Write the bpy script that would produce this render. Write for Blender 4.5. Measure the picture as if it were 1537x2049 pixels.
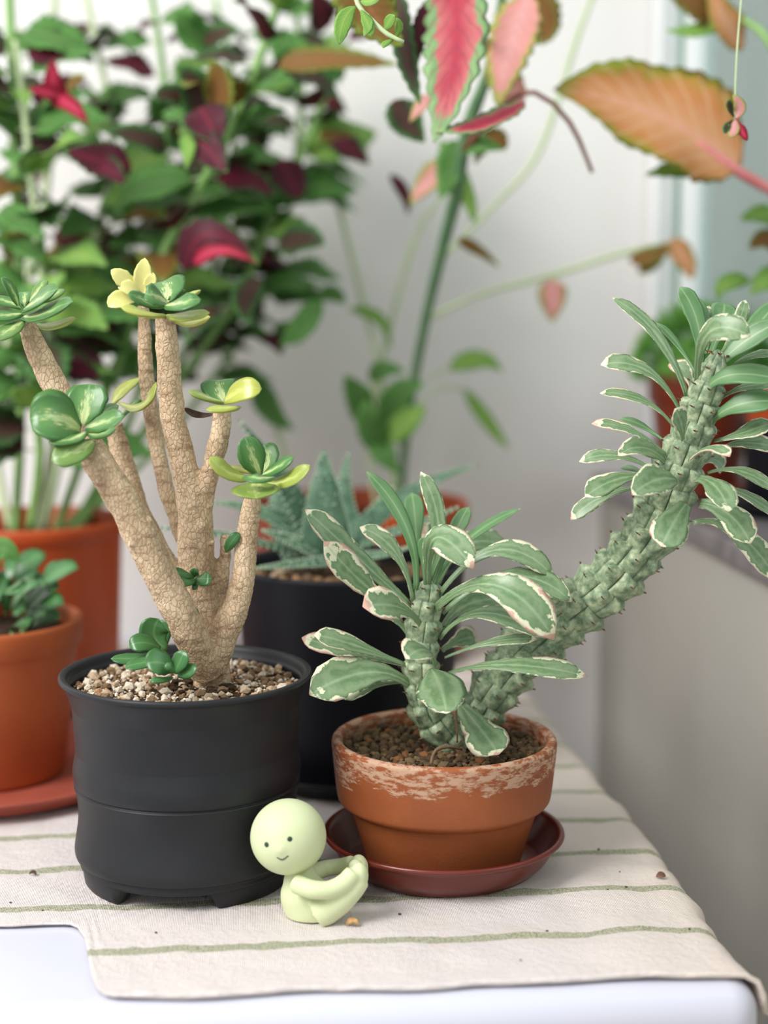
import bpy, bmesh, math, random
from math import sin, cos, tan, pi, radians, sqrt, atan2, exp, floor
from mathutils import Vector, Matrix, noise
random.seed(7)
for o in list(bpy.data.objects): bpy.data.objects.remove(o)
scn = bpy.context.scene
COL = scn.collection

# ------------------------------------------------------------------ camera
FPX, PITCH, HC = 3080.0, radians(7.7), 0.27
cd = bpy.data.cameras.new('camera'); cam = bpy.data.objects.new('camera', cd); COL.objects.link(cam)
cam.location = (0, 0, HC); cam.rotation_euler = (pi/2 - PITCH, 0, 0)
cd.sensor_fit = 'VERTICAL'; cd.sensor_height = 24; cd.lens = 24*FPX/2049
cd.clip_start = 0.01; cd.clip_end = 50
cd.dof.use_dof = True; cd.dof.focus_distance = 0.698; cd.dof.aperture_fstop = 2.5
scn.camera = cam
# ------------------------------------------------------------------ world + lights + exposure
w = bpy.data.worlds.new('daylight'); scn.world = w; w.use_nodes = True
w.node_tree.nodes['Background'].inputs[0].default_value = (0.97, 0.985, 1.0, 1)
w.node_tree.nodes['Background'].inputs[1].default_value = 0.96
def area(name, loc, target, size, energy, color):
    l = bpy.data.lights.new(name, 'AREA'); l.shape = 'RECTANGLE'; l.size, l.size_y = size
    l.energy = energy; l.color = color
    o = bpy.data.objects.new(name, l); COL.objects.link(o); o.location = loc
    o.rotation_euler = (Vector(target)-Vector(loc)).to_track_quat('-Z', 'Y').to_euler()
area('window_light_left', (-1.1, -0.15, 1.35), (0, .75, 0.05), (.8, .8), 41, (1, .98, .965))
area('window_light_right', (1.0, .15, 1.1), (0.0, .75, 0.05), (.6, .8), 5, (.92, .97, 1))
scn.view_settings.view_transform = 'Standard'; scn.view_settings.look = 'None'
scn.view_settings.exposure = 0.0; scn.view_settings.gamma = 1; scn.view_settings.use_curve_mapping = False

# ------------------------------------------------------------------ helpers
CAM = Vector((0, 0, HC)); FW = Vector((0, cos(PITCH), -sin(PITCH))); UP = Vector((0, sin(PITCH), cos(PITCH)))
def P(x, y, Y):
    d = FW + Vector(((x-768.5)/FPX, 0, 0)) + UP*((1024.5-y)/FPX)
    return CAM + d*(Y/d.y)
def PM(y, Y):            # metres per photo pixel at that depth
    d = FW + UP*((1024.5-y)/FPX); return (Y/d.y)/FPX
def s2l(c): return tuple(((v/255)/12.92 if v/255 <= .04045 else ((v/255+.055)/1.055)**2.4) for v in c) + (1,)
ROOM = radians(4.9)
def room(u, v, z=0): return Vector((u*cos(ROOM)-v*sin(ROOM), u*sin(ROOM)+v*cos(ROOM), z))
W = {}
def tag(o, label=None, cat=None, group=None, kind=None):
    if label: o['label'] = label
    if cat: o['category'] = cat
    if group: o['group'] = group
    if kind: o['kind'] = kind
    return o
def thing(name, loc, label, cat, group=None):
    o = bpy.data.objects.new(name, None); COL.objects.link(o); o.location = loc; o.empty_display_size = .01
    W[o.name] = Vector(loc); return tag(o, label, cat, group)
def place(o, world, parent):
    world = Vector(world)
    if parent: o.parent = parent; o.location = world - W[parent.name]
    else: o.location = world
    W[o.name] = world; return o
def mesh_from(name, V, F, mat, uv=None, smooth=True, uvf=None):
    me = bpy.data.meshes.new(name); me.from_pydata([tuple(v) for v in V], [], F)
    for m in (mat if isinstance(mat, (list, tuple)) else [mat]): me.materials.append(m)
    if uv:
        l = me.uv_layers.new(name='UVMap')
        for lp in me.loops: l.data[lp.index].uv = uv[lp.vertex_index]
    if smooth: me.polygons.foreach_set('use_smooth', [True]*len(me.polygons))
    me.update(); return me
def build(name, V, F, mat, parent=None, uv=None, smooth=True, origin=None, rot=None):
    V = [Vector(v) for v in V]
    c = Vector(origin) if origin is not None else sum(V, Vector())/len(V)
    me = mesh_from(name, [v-c for v in V], F, mat, uv, smooth)
    o = bpy.data.objects.new(name, me); COL.objects.link(o)
    return place(o, c, parent)
def frames(pts):
    n = len(pts); T = []
    for i in range(n):
        T.append((pts[min(i+1, n-1)]-pts[max(i-1, 0)]).normalized())
    ref = Vector((0, -1, 0))
    if abs(T[0].dot(ref)) > .9: ref = Vector((1, 0, 0))
    N = [(ref - T[0]*ref.dot(T[0])).normalized()]
    for i in range(1, n):
        v = N[-1] - T[i]*N[-1].dot(T[i]); N.append(v.normalized())
    return T, N
def catmull(pts, rad, step):
    P_, R_ = [], []
    n = len(pts)
    for i in range(n-1):
        p0, p1, p2, p3 = pts[max(i-1, 0)], pts[i], pts[i+1], pts[min(i+2, n-1)]
        k = max(1, int(round((p2-p1).length/step)))
        for j in range(k):
            t = j/k; t2 = t*t; t3 = t2*t
            P_.append(.5*((2*p1)+(p2-p0)*t+(2*p0-5*p1+4*p2-p3)*t2+(3*p1-p0-3*p2+p3)*t3))
            R_.append(rad[i]+(rad[i+1]-rad[i])*(3*t2-2*t3))
    P_.append(pts[-1].copy()); R_.append(rad[-1])
    return P_, R_
def tube(pts, rad, step=.004, seg=12, cap=True):
    p, r = catmull(pts, rad, step); T, N = frames(p); V, F = [], []
    for i in range(len(p)):
        B = T[i].cross(N[i])
        for k in range(seg):
            a = 2*pi*k/seg; V.append(p[i]+(N[i]*cos(a)+B*sin(a))*r[i])
    for i in range(len(p)-1):
        for k in range(seg):
            a = i*seg+k; b = i*seg+(k+1) % seg; F.append((a, b, b+seg, a+seg))
    if cap:
        F.append(tuple(range(seg-1, -1, -1))); m = (len(p)-1)*seg; F.append(tuple(range(m, m+seg)))
    return V, F
def pxtube(spec, step=.004, seg=12):     # spec: (x, y, r_px, Y)
    return tube([P(x, y, Y) for x, y, r, Y in spec], [r*PM(y, Y) for x, y, r, Y in spec], step, seg)
def join(*parts):
    V, F = [], []
    for v, f in parts:
        o = len(V); V += v; F += [tuple(i+o for i in q) for q in f]
    return V, F
def ball(c, r, sc=(1, 1, 1), n=2):
    bm = bmesh.new(); bmesh.ops.create_icosphere(bm, subdivisions=n, radius=r)
    V = [Vector((v.co.x*sc[0], v.co.y*sc[1], v.co.z*sc[2]))+Vector(c) for v in bm.verts]
    F = [tuple(v.index for v in f.verts) for f in bm.faces]; bm.free(); return V, F
def lathe(prof, seg=96, closed=True):
    V, F = [], []; n = len(prof)
    for r, z in prof:
        for k in range(seg):
            a = 2*pi*k/seg; V.append(Vector((r*cos(a), r*sin(a), z)))
    for i in range(n-1):
        for k in range(seg):
            a = i*seg+k; b = i*seg+(k+1) % seg; F.append((a, b, b+seg, a+seg))
    if closed:
        F.append(tuple(range(seg-1, -1, -1))); m = (n-1)*seg; F.append(tuple(range(m, m+seg)))
    return V, F
def shift(VF, c): return [v+Vector(c) for v in VF[0]], VF[1]
def smooth_prof(prof, k=5):
    out = []; n = len(prof)
    for i in range(n-1):
        p0, p1, p2, p3 = prof[max(i-1, 0)], prof[i], prof[i+1], prof[min(i+2, n-1)]
        for j in range(k):
            t = j/k; t2 = t*t; t3 = t2*t
            out.append(tuple(.5*(2*p1[q]+(p2[q]-p0[q])*t+(2*p0[q]-5*p1[q]+4*p2[q]-p3[q])*t2+(3*p1[q]-p0[q]-3*p2[q]+p3[q])*t3) for q in (0, 1)))
    return out+[prof[-1]]
def voxel(VF, size, smooth=2):
    me = bpy.data.meshes.new('tmp'); me.from_pydata([tuple(v) for v in VF[0]], [], VF[1])
    o = bpy.data.objects.new('tmp', me); COL.objects.link(o)
    m = o.modifiers.new('r', 'REMESH'); m.mode = 'VOXEL'; m.voxel_size = size
    if smooth: s = o.modifiers.new('s', 'SMOOTH'); s.factor = .5; s.iterations = smooth
    dg = bpy.context.evaluated_depsgraph_get(); ev = o.evaluated_get(dg).to_mesh()
    V = [v.co.copy() for v in ev.vertices]; F = [tuple(p.vertices) for p in ev.polygons]; NN = [v.normal.copy() for v in ev.vertices]
    o.evaluated_get(dg).to_mesh_clear(); bpy.data.objects.remove(o); bpy.data.meshes.remove(me)
    return V, F, NN

# ------------------------------------------------------------------ materials
def newmat(name, rough=.6, spec=.5):
    m = bpy.data.materials.new(name); m.use_nodes = True; nt = m.node_tree
    b = nt.nodes['Principled BSDF']; b.inputs['Roughness'].default_value = rough
    b.inputs['Specular IOR Level'].default_value = spec
    return m, nt, b
def N(nt, t, **kw):
    n = nt.nodes.new(t)
    for k, v in kw.items():
        if k in n.inputs.keys(): n.inputs[k].default_value = v
        else: setattr(n, k, v)
    return n
def ramp(nt, stops, fac):
    r = nt.nodes.new('ShaderNodeValToRGB'); e = r.color_ramp.elements
    while len(e) < len(stops): e.new(.5)
    for i, (p, c) in enumerate(stops): e[i].position = p; e[i].color = c if len(c) == 4 else s2l(c)
    nt.links.new(fac, r.inputs[0]); return r.outputs[0]
def math_(nt, op, a, b=None, c=None, clamp=False):
    n = nt.nodes.new('ShaderNodeMath'); n.operation = op; n.use_clamp = clamp
    for i, v in enumerate((a, b, c)):
        if v is None: continue
        if isinstance(v, (int, float)): n.inputs[i].default_value = v
        else: nt.links.new(v, n.inputs[i])
    return n.outputs[0]
def mixc(nt, fac, a, b, mode='MIX'):
    n = nt.nodes.new('ShaderNodeMix'); n.data_type = 'RGBA'; n.blend_type = mode
    for i, v in ((0, fac), (6, a), (7, b)):
        if isinstance(v, (int, float)): n.inputs[i].default_value = v
        elif isinstance(v, tuple): n.inputs[i].default_value = v if len(v) == 4 else s2l(v)
        else: nt.links.new(v, n.inputs[i])
    return n.outputs[2]
def coord(nt, which='Object', scale=(1, 1, 1), rot=(0, 0, 0)):
    t = nt.nodes.new('ShaderNodeTexCoord'); m = nt.nodes.new('ShaderNodeMapping')
    m.inputs['Scale'].default_value = scale; m.inputs['Rotation'].default_value = rot
    nt.links.new(t.outputs[which], m.inputs[0]); return m.outputs[0]
def noi(nt, vec, scale, detail=3, rough=.5):
    n = N(nt, 'ShaderNodeTexNoise', Scale=scale, Detail=detail, Roughness=rough); nt.links.new(vec, n.inputs['Vector']); return n.outputs[0]
def bump(nt, b, h, strength, dist):
    n = N(nt, 'ShaderNodeBump', Strength=strength, Distance=dist); nt.links.new(h, n.inputs['Height']); nt.links.new(n.outputs[0], b.inputs['Normal'])
def plain(name, c1, c2=None, rough=.6, scale=60, bs=.2, bscale=900, bd=.0004, spec=.5, detail=3):
    m, nt, b = newmat(name, rough, spec); v = coord(nt)
    c2 = c2 or c1
    nt.links.new(ramp(nt, [(.35, c1), (.68, c2)], noi(nt, v, scale, detail)), b.inputs['Base Color'])
    if bs: bump(nt, b, noi(nt, v, bscale, 2), bs, bd)
    return m
def trans(nt, b, colsock, amt):
    t = nt.nodes.new('ShaderNodeBsdfTranslucent'); nt.links.new(colsock, t.inputs[0])
    mx = nt.nodes.new('ShaderNodeMixShader'); mx.inputs[0].default_value = amt
    nt.links.new(b.outputs[0], mx.inputs[1]); nt.links.new(t.outputs[0], mx.inputs[2])
    nt.links.new(mx.outputs[0], nt.nodes['Material Output'].inputs[0])

M = {}
M['wall'] = plain('wall_paint', (232, 229, 226), (227, 224, 221), .8, 3, .35, 260, .0012, .3)
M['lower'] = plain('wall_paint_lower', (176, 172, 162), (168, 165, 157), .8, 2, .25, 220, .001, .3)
M['sill'] = plain('sill_stone', (126, 120, 122), (96, 92, 94), .35, 40, .1)
M['floor'] = plain('floor_tile', (140, 130, 120), (120, 112, 104), .6, 6, .1)
M['whitegloss'] = plain('white_lacquer', (204, 205, 217), (200, 201, 214), .22, 5, .03, 40, .0005)
M['frame'] = plain('window_frame_paint', (232, 234, 234), (224, 228, 228), .4, 8, 0)
M['seal'] = plain('green_seal', (92, 132, 112), (110, 146, 126), .5, 20, 0)
m, nt, b = newmat('window_glass', .1)
t_ = nt.nodes.new('ShaderNodeBsdfTransparent'); t_.inputs[0].default_value = s2l((218, 227, 224)); g_ = nt.nodes.new('ShaderNodeBsdfGlossy'); g_.inputs['Roughness'].default_value = .1
x_ = nt.nodes.new('ShaderNodeMixShader'); x_.inputs[0].default_value = .08; nt.links.new(t_.outputs[0], x_.inputs[1]); nt.links.new(g_.outputs[0], x_.inputs[2]); nt.links.new(x_.outputs[0], nt.nodes['Material Output'].inputs[0]); M['glass'] = m
M['black'] = plain('matt_black_ceramic', (31, 32, 35), (35, 36, 39), .45, 40, .12, 1600, .0002, .3)
M['black2'] = plain('satin_black_plastic', (12, 14, 20), (14, 16, 23), .5, 40, .05, 900, .0002, .25)
M['orange'] = plain('orange_plastic', (184, 78, 34), (174, 72, 31), .45, 20, .03, 700, .0002, .35)
M['terra2'] = plain('terracotta_soft', (176, 90, 48), (164, 80, 42), .6, 30, .1, 700, .0003, .3)
M['brownred'] = plain('brown_red_plastic', (122, 48, 26), (112, 42, 22), .4, 20, .03)
M['saucer'] = plain('red_brown_saucer_plastic', (104, 38, 26), (96, 34, 24), .28, 14, .04, 500, .0003, .5)
M['saucer2'] = plain('dusty_terracotta', (160, 76, 58), (146, 66, 48), .6, 30, .1)
M['soil'] = plain('dark_soil', (44, 34, 27), (78, 60, 46), .95, 300, .8, 700, .0015, .1)
M['thorn'] = plain('thorn_brown', (84, 52, 38), (124, 84, 60), .6, 300, 0)
M['scar'] = plain('leaf_scar', (196, 168, 140), (150, 110, 88), .7, 500, 0)
M['dark'] = plain('face_mark_green', (38, 62, 46), (36, 58, 44), .5, 10, 0)
M['root'] = plain('dry_root', (120, 94, 66), (86, 64, 44), .8, 300, .2)
M['crumb'] = plain('soil_crumb_brown', (60, 42, 34), (88, 62, 46), .8, 400, .2)
M['petal'] = plain('dry_petal', (208, 168, 110), (130, 88, 54), .7, 300, .2)
for i, c in enumerate([((238, 226, 208), (214, 198, 174)), ((206, 184, 156), (176, 148, 118)), ((150, 122, 94), (110, 88, 66)), ((190, 150, 112), (156, 118, 86))]):
    M['grit%d' % i] = plain('pale_grit_%d' % i, c[0], c[1], .85, 250, .5, 900, .0006, .2)
for i, c in enumerate([((112, 92, 66), (84, 68, 50)), ((92, 76, 56), (66, 54, 42)), ((128, 106, 76), (98, 80, 58)), ((142, 96, 58), (112, 78, 50))]):
    M['clay%d' % i] = plain('brown_grit_%d' % i, c[0], c[1], .9, 250, .5, 900, .0006, .15)

def mat_terracotta():
    m, nt, b = newmat('terracotta_with_lime', .55, .35); v = coord(nt)
    base = ramp(nt, [(.3, (132, 70, 38)), (.7, (152, 84, 46))], noi(nt, v, 26, 4))
    sx = nt.nodes.new('ShaderNodeSeparateXYZ'); nt.links.new(v, sx.inputs[0])
    n1 = math_(nt, 'MULTIPLY', math_(nt, 'SUBTRACT', noi(nt, coord(nt, 'Object', (1, 1, 3)), 38, 5, .65), .5), .034)
    lo = math_(nt, 'ADD', sx.outputs[2], n1)
    up = math_(nt, 'MULTIPLY', math_(nt, 'SUBTRACT', lo, .0535), 900, clamp=True)
    fine = ramp(nt, [(.46, (0, 0, 0, 1)), (.54, (1, 1, 1, 1))], noi(nt, coord(nt, 'Object', (1, 1, 3)), 130, 6, .75))
    crust = math_(nt, 'MULTIPLY', up, fine)
    nt.links.new(mixc(nt, math_(nt, 'MULTIPLY', crust, .7), base, (196, 166, 140)), b.inputs['Base Color'])
    bump(nt, b, math_(nt, 'ADD', noi(nt, v, 600, 2), math_(nt, 'MULTIPLY', crust, 1.2)), .3, .0004)
    return m
M['terra'] = mat_terracotta()
def mat_bark():
    m, nt, b = newmat('cracked_tan_bark', .8, .2); v = coord(nt, 'Object', (1, 1, .62))
    nv = nt.nodes.new('ShaderNodeVectorMath'); nv.operation = 'ADD'
    nn = N(nt, 'ShaderNodeTexNoise', Scale=300.0, Detail=2.0); nt.links.new(v, nn.inputs['Vector'])
    sc = nt.nodes.new('ShaderNodeVectorMath'); sc.operation = 'SCALE'; sc.inputs['Scale'].default_value = .0022
    nt.links.new(nn.outputs['Color'], sc.inputs[0]); nt.links.new(v, nv.inputs[0]); nt.links.new(sc.outputs[0], nv.inputs[1])
    vo = N(nt, 'ShaderNodeTexVoronoi', feature='DISTANCE_TO_EDGE', Scale=520.0); nt.links.new(nv.outputs[0], vo.inputs['Vector'])
    vc = N(nt, 'ShaderNodeTexVoronoi', Scale=520.0); nt.links.new(nv.outputs[0], vc.inputs['Vector'])
    base = ramp(nt, [(.3, (148, 124, 98)), (.5, (200, 174, 142)), (.72, (228, 204, 172))], noi(nt, v, 70, 5, .65))
    sep = nt.nodes.new('ShaderNodeSeparateColor'); nt.links.new(vc.outputs['Color'], sep.inputs[0])
    base = mixc(nt, math_(nt, 'MULTIPLY', sep.outputs[0], .3), base, (226, 200, 166))
    crack = ramp(nt, [(0, (1, 1, 1, 1)), (.07, (0, 0, 0, 1))], vo.outputs['Distance'])
    col = mixc(nt, math_(nt, 'MULTIPLY', crack, .5), base, (132, 98, 68))
    # dark transverse leaf scars
    r = noi(nt, coord(nt, 'Object', (.7, .7, 3.6)), 80, 3)
    sc2 = ramp(nt, [(.57, (0, 0, 0, 1)), (.63, (1, 1, 1, 1))], r)
    col = mixc(nt, math_(nt, 'MULTIPLY', sc2, .38), col, (112, 74, 50))
    nt.links.new(col, b.inputs['Base Color'])
    h = ramp(nt, [(0, (0, 0, 0, 1)), (.14, (1, 1, 1, 1))], vo.outputs['Distance'])
    bump(nt, b, math_(nt, 'ADD', h, noi(nt, v, 200, 4)), .55, .0006)
    return m
M['bark'] = mat_bark()

def mat_leaf(name, stops, rib, margin_from=.72, rough=.35, tr=.15, veins=False, splash=None, ncale=160, namt=.35, spec=.5):
    """UV: x 0..1 across, y 0..1 along. object colour r shifts margin inwards, g mixes to yellow, b brightens"""
    m, nt, b = newmat(name, rough, spec)
    uv = nt.nodes.new('ShaderNodeUVMap'); sx = nt.nodes.new('ShaderNodeSeparateXYZ'); nt.links.new(uv.outputs[0], sx.inputs[0])
    oi = nt.nodes.new('ShaderNodeObjectInfo'); oc = nt.nodes.new('ShaderNodeSeparateColor'); nt.links.new(oi.outputs['Color'], oc.inputs[0])
    ov = coord(nt)
    s = math_(nt, 'ABSOLUTE', math_(nt, 'MULTIPLY_ADD', sx.outputs[0], 2, -1))
    e = math_(nt, 'MAXIMUM', math_(nt, 'MULTIPLY', s, math_(nt, 'MULTIPLY_ADD', sx.outputs[1], .26, .68)), math_(nt, 'MULTIPLY', math_(nt, 'POWER', sx.outputs[1], 4), .93))
    n = math_(nt, 'MULTIPLY', math_(nt, 'SUBTRACT', noi(nt, ov, ncale, 4, .6), .5), namt*2)
    e = math_(nt, 'ADD', math_(nt, 'ADD', e, n), math_(nt, 'MULTIPLY', oc.outputs[0], .6))
    col = ramp(nt, stops, e)
    if splash:
        k = math_(nt, 'MULTIPLY', math_(nt, 'SUBTRACT', .55, s), math_(nt, 'SUBTRACT', 1.05, sx.outputs[1]))
        k = math_(nt, 'ADD', k, math_(nt, 'MULTIPLY', math_(nt, 'SUBTRACT', noi(nt, coord(nt, 'UV', (5, 1.6, 1)), 2.2, 4, .7), .5), .9))
        col = mixc(nt, ramp(nt, [(.14, (0, 0, 0, 1)), (.30, (.85, .85, .85, 1))], k), col, splash)
    if rib:
        col = mixc(nt, ramp(nt, [(0, (.55, .55, .55, 1)), (.13, (0, 0, 0, 1))], s), col, rib)
    if veins:
        wv = math_(nt, 'FRACT', math_(nt, 'ADD', math_(nt, 'MULTIPLY', sx.outputs[1], 9), math_(nt, 'MULTIPLY', s, -2.2)))
        vv = ramp(nt, [(0, (.6, .6, .6, 1)), (.12, (0, 0, 0, 1)), (.88, (0, 0, 0, 1)), (1, (.6, .6, .6, 1))], wv)
        col = mixc(nt, vv, col, veins); bump(nt, b, wv, .2, .001)
    else:
        bump(nt, b, noi(nt, ov, 500, 2), .08, .0004)
    col = mixc(nt, math_(nt, 'MULTIPLY', oc.outputs[1], .8), col, (206, 204, 84))
    col = mixc(nt, oc.outputs[2], col, (232, 226, 150))
    nt.links.new(col, b.inputs['Base Color'])
    if tr: trans(nt, b, col, tr)
    return m
M['fat'] = mat_leaf('fleshy_green_leaf', [(.2, (96, 140, 76)), (.6, (68, 116, 58)), (.90, (84, 128, 66)), (.99, (156, 182, 122))], (140, 178, 122), rough=.32, tr=.05, namt=.12, splash=(206, 214, 152))
M['fatplain'] = mat_leaf('small_green_leaf', [(.2, (72, 122, 68)), (.8, (54, 102, 52)), (.97, (116, 158, 104))], (116, 160, 100), rough=.3, tr=.06, namt=.1)
M['eup'] = mat_leaf('grey_green_leaf_with_cream_margin', [(.0, (134, 156, 116)), (.30, (96, 128, 84)), (.55, (130, 152, 114)), (.80, (104, 134, 92)), (.835, (222, 222, 186)), (.985, (230, 220, 194)), (1, (214, 172, 152))], (164, 186, 150), rough=.36, tr=.06, namt=.5, ncale=150)
M['eupg'] = mat_leaf('fresh_green_leaf', [(.0, (112, 146, 98)), (.6, (86, 128, 78)), (.95, (118, 152, 104)), (1, (222, 214, 180))], (166, 190, 142), rough=.38, tr=.08, namt=.16)
M['aloe'] = plain('dusty_green_succulent', (50, 84, 62), (84, 118, 90), .6, 120, .5, 600, .0008)
M['bright'] = plain('bright_green_foliage', (112, 168, 66), (84, 146, 56), .5, 200, 0)
M['aloew'] = plain('pale_leaf_bumps', (176, 194, 166), (150, 172, 142), .7, 60, 0)
CO = {}
def cm(k, stops, rib, veins, tr=.3, namt=.25): CO[k] = mat_leaf('painted_leaf_'+k, stops, rib, rough=.55, tr=tr, veins=veins, namt=namt, ncale=60, spec=.25)
cm('maroon', [(.3, (82, 22, 38)), (.62, (70, 24, 36)), (.74, (60, 96, 50)), (.95, (110, 160, 88))], (146, 36, 60), (50, 14, 30), .15)
cm('red', [(.2, (196, 54, 84)), (.5, (160, 26, 56)), (.8, (130, 30, 50)), (.92, (150, 150, 60))], (226, 110, 130), (120, 20, 46))
cm('pink', [(.1, (184, 62, 80)), (.44, (200, 112, 112)), (.54, (128, 168, 112)), (.9, (160, 196, 138)), (1, (206, 210, 160))], (176, 44, 70), (140, 60, 80), .25, .4)
cm('palepink', [(.1, (240, 186, 182)), (.5, (232, 170, 160)), (.62, (196, 196, 110)), (.95, (150, 180, 80))], (240, 200, 196), (224, 140, 130), .4)
cm('orange', [(.1, (222, 168, 124)), (.5, (206, 142, 86)), (.66, (176, 150, 66)), (.82, (140, 158, 50)), (1, (120, 160, 60))], (236, 176, 160), (226, 190, 150), .3)
cm('green', [(.2, (82, 126, 62)), (.6, (94, 148, 72)), (.95, (138, 184, 108))], (130, 170, 100), (110, 156, 84))
cm('darkgreen', [(.2, (72, 46, 40)), (.45, (58, 66, 40)), (.6, (62, 104, 54)), (.95, (96, 150, 78))], (100, 60, 56), (60, 84, 50), .2)
cm('lime', [(.2, (150, 190, 90)), (.6, (126, 178, 86)), (.95, (176, 204, 120))], (190, 210, 140), (170, 200, 120), .4)
cm('olive', [(.2, (138, 96, 50)), (.5, (128, 104, 48)), (.75, (130, 150, 60)), (.95, (150, 180, 80))], (170, 120, 70), (100, 80, 40), .3)
M['stem_green'] = plain('green_stem', (116, 160, 82), (140, 180, 104), .5, 60, 0)
M['stem_pale'] = plain('pale_green_stem', (178, 196, 148), (190, 204, 160), .5, 60, 0)
M['stem_teal'] = plain('dull_green_stem', (84, 124, 84), (104, 142, 98), .5, 60, 0)
M['stem_pink'] = plain('pink_leaf_stalk', (214, 130, 128), (200, 112, 112), .5, 60, 0)
M['stem_brown'] = plain('brown_stem', (128, 80, 62), (104, 64, 52), .6, 60, 0)
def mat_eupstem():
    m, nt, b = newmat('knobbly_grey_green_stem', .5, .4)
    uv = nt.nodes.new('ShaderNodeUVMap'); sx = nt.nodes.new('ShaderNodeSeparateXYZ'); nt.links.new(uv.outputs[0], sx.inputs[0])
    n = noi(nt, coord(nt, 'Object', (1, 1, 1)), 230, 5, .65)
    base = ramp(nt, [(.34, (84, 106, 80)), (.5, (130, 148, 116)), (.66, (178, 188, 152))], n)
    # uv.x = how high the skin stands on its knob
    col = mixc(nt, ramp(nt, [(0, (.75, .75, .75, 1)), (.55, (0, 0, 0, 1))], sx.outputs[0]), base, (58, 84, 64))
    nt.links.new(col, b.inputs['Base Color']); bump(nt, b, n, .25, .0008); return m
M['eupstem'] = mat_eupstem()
m, nt, b = newmat('pale_green_vinyl', .55, .35); b.inputs['Base Color'].default_value = s2l((204, 212, 170))
b.inputs['Subsurface Weight'].default_value = .3; b.inputs['Subsurface Radius'].default_value = (.004, .005, .003); b.inputs['Subsurface Scale'].default_value = 1
M['vinyl'] = m
def mat_cloth():
    m, nt, b = newmat('cream_cotton_with_green_stripes', .9, .15); v = coord(nt)
    sx = nt.nodes.new('ShaderNodeSeparateXYZ'); nt.links.new(v, sx.inputs[0])
    wob = math_(nt, 'MULTIPLY', math_(nt, 'SUBTRACT', noi(nt, v, 40, 3), .5), .010)
    fr = math_(nt, 'FRACT', math_(nt, 'DIVIDE', math_(nt, 'ADD', math_(nt, 'SUBTRACT', sx.outputs[1], .6200-.024), wob), .0478))
    d = math_(nt, 'ABSOLUTE', math_(nt, 'SUBTRACT', fr, .5))
    d = math_(nt, 'ADD', d, math_(nt, 'MULTIPLY', math_(nt, 'SUBTRACT', noi(nt, v, 1100, 1), .5), .02))
    stripe = math_(nt, 'MULTIPLY', ramp(nt, [(.062, (1, 1, 1, 1)), (.075, (0, 0, 0, 1))], d), math_(nt, 'GREATER_THAN', sx.outputs[1], .6))
    # woven threads
    wx = N(nt, 'ShaderNodeTexWave', Scale=420.0, bands_direction='X', Distortion=.6); nt.links.new(v, wx.inputs[0])
    wy = N(nt, 'ShaderNodeTexWave', Scale=420.0, bands_direction='Y', Distortion=.6); nt.links.new(v, wy.inputs[0])
    wv = math_(nt, 'MULTIPLY', wx.outputs[1], wy.outputs[1])
    base = ramp(nt, [(.3, (224, 213, 208)), (.6, (218, 209, 207)), (.75, (214, 200, 186))], noi(nt, v, 9, 4, .6))
    st = mixc(nt, ramp(nt, [(.4, (0, 0, 0, 1)), (.6, (1, 1, 1, 1))], noi(nt, v, 1300, 1)), (120, 128, 98), (186, 186, 156))
    # warm stains close to the right hand edge
    edge = math_(nt, 'MULTIPLY', math_(nt, 'SUBTRACT', sx.outputs[0], .12), 9, clamp=True)
    base = mixc(nt, math_(nt, 'MULTIPLY', edge, .45), base, (222, 204, 172))
    nt.links.new(mixc(nt, math_(nt, 'MULTIPLY', stripe, .85), base, st), b.inputs['Base Color'])
    h = math_(nt, 'ADD', math_(nt, 'MULTIPLY', wv, .35), math_(nt, 'MULTIPLY', noi(nt, v, 260, 4, .6), 1.2))
    bump(nt, b, h, .7, .0014); return m
M['cloth'] = mat_cloth()

# ------------------------------------------------------------------ structure
def box(name, u0, u1, v0, v1, z0, z1, mat, kind='structure', bev=0, label=None, cat=None, parent=None):
    bm = bmesh.new(); bmesh.ops.create_cube(bm, size=1)
    c = ((u0+u1)/2, (v0+v1)/2, (z0+z1)/2)
    for v in bm.verts: v.co = Vector((v.co.x*(u1-u0), v.co.y*(v1-v0), v.co.z*(z1-z0)))
    if bev:
        bmesh.ops.bevel(bm, geom=bm.edges[:], offset=bev, segments=6, profile=.5, affect='EDGES')
    me = bpy.data.meshes.new(name); bm.to_mesh(me); bm.free(); me.materials.append(mat)
    if bev: me.polygons.foreach_set('use_smooth', [True]*len(me.polygons))
    o = bpy.data.objects.new(name, me); COL.objects.link(o)
    wpos = room(c[0], c[1], c[2])
    o.rotation_euler = (0, 0, ROOM)
    place(o, wpos, parent); return tag(o, label, cat, None, kind)
WU, WV, SZ = .300, 1.30, .125
box('wall_back', -1.6, .60, WV, WV+.1, -.75, 1.5, M['wall'])
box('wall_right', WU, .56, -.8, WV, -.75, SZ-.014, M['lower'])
box('floor', -1.6, .6, -.8, WV, -.80, -.75, M['floor'])
box('trim_1', WU-.008, .44, -.8, WV, SZ-.014, SZ, M['sill'], bev=.002)
f = box('window_1', .425, .455, -.8, WV, SZ, SZ+.03, M['frame'])
for nm, a in (('jamb', (.425, .455, WV-.02, WV, SZ+.03, 1.2)), ('window_stile', (.432, .450, WV-.075, WV-.055, SZ+.03, 1.2)), ('window_stile', (.432, .450, .55, .60, SZ+.03, 1.2)),
              ('head', (.425, .455, -.8, WV, 1.2, 1.26))):
    box(nm, *a, M['frame'], kind=None, parent=f)
box('window_seal', .429, .452, WV-.055, WV-.049, SZ+.03, 1.2, M['seal'], kind=None, parent=f)
box('pane', .440, .443, -.8, WV-.02, SZ+.03, 1.2, M['glass'], kind=None, parent=f)

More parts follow.
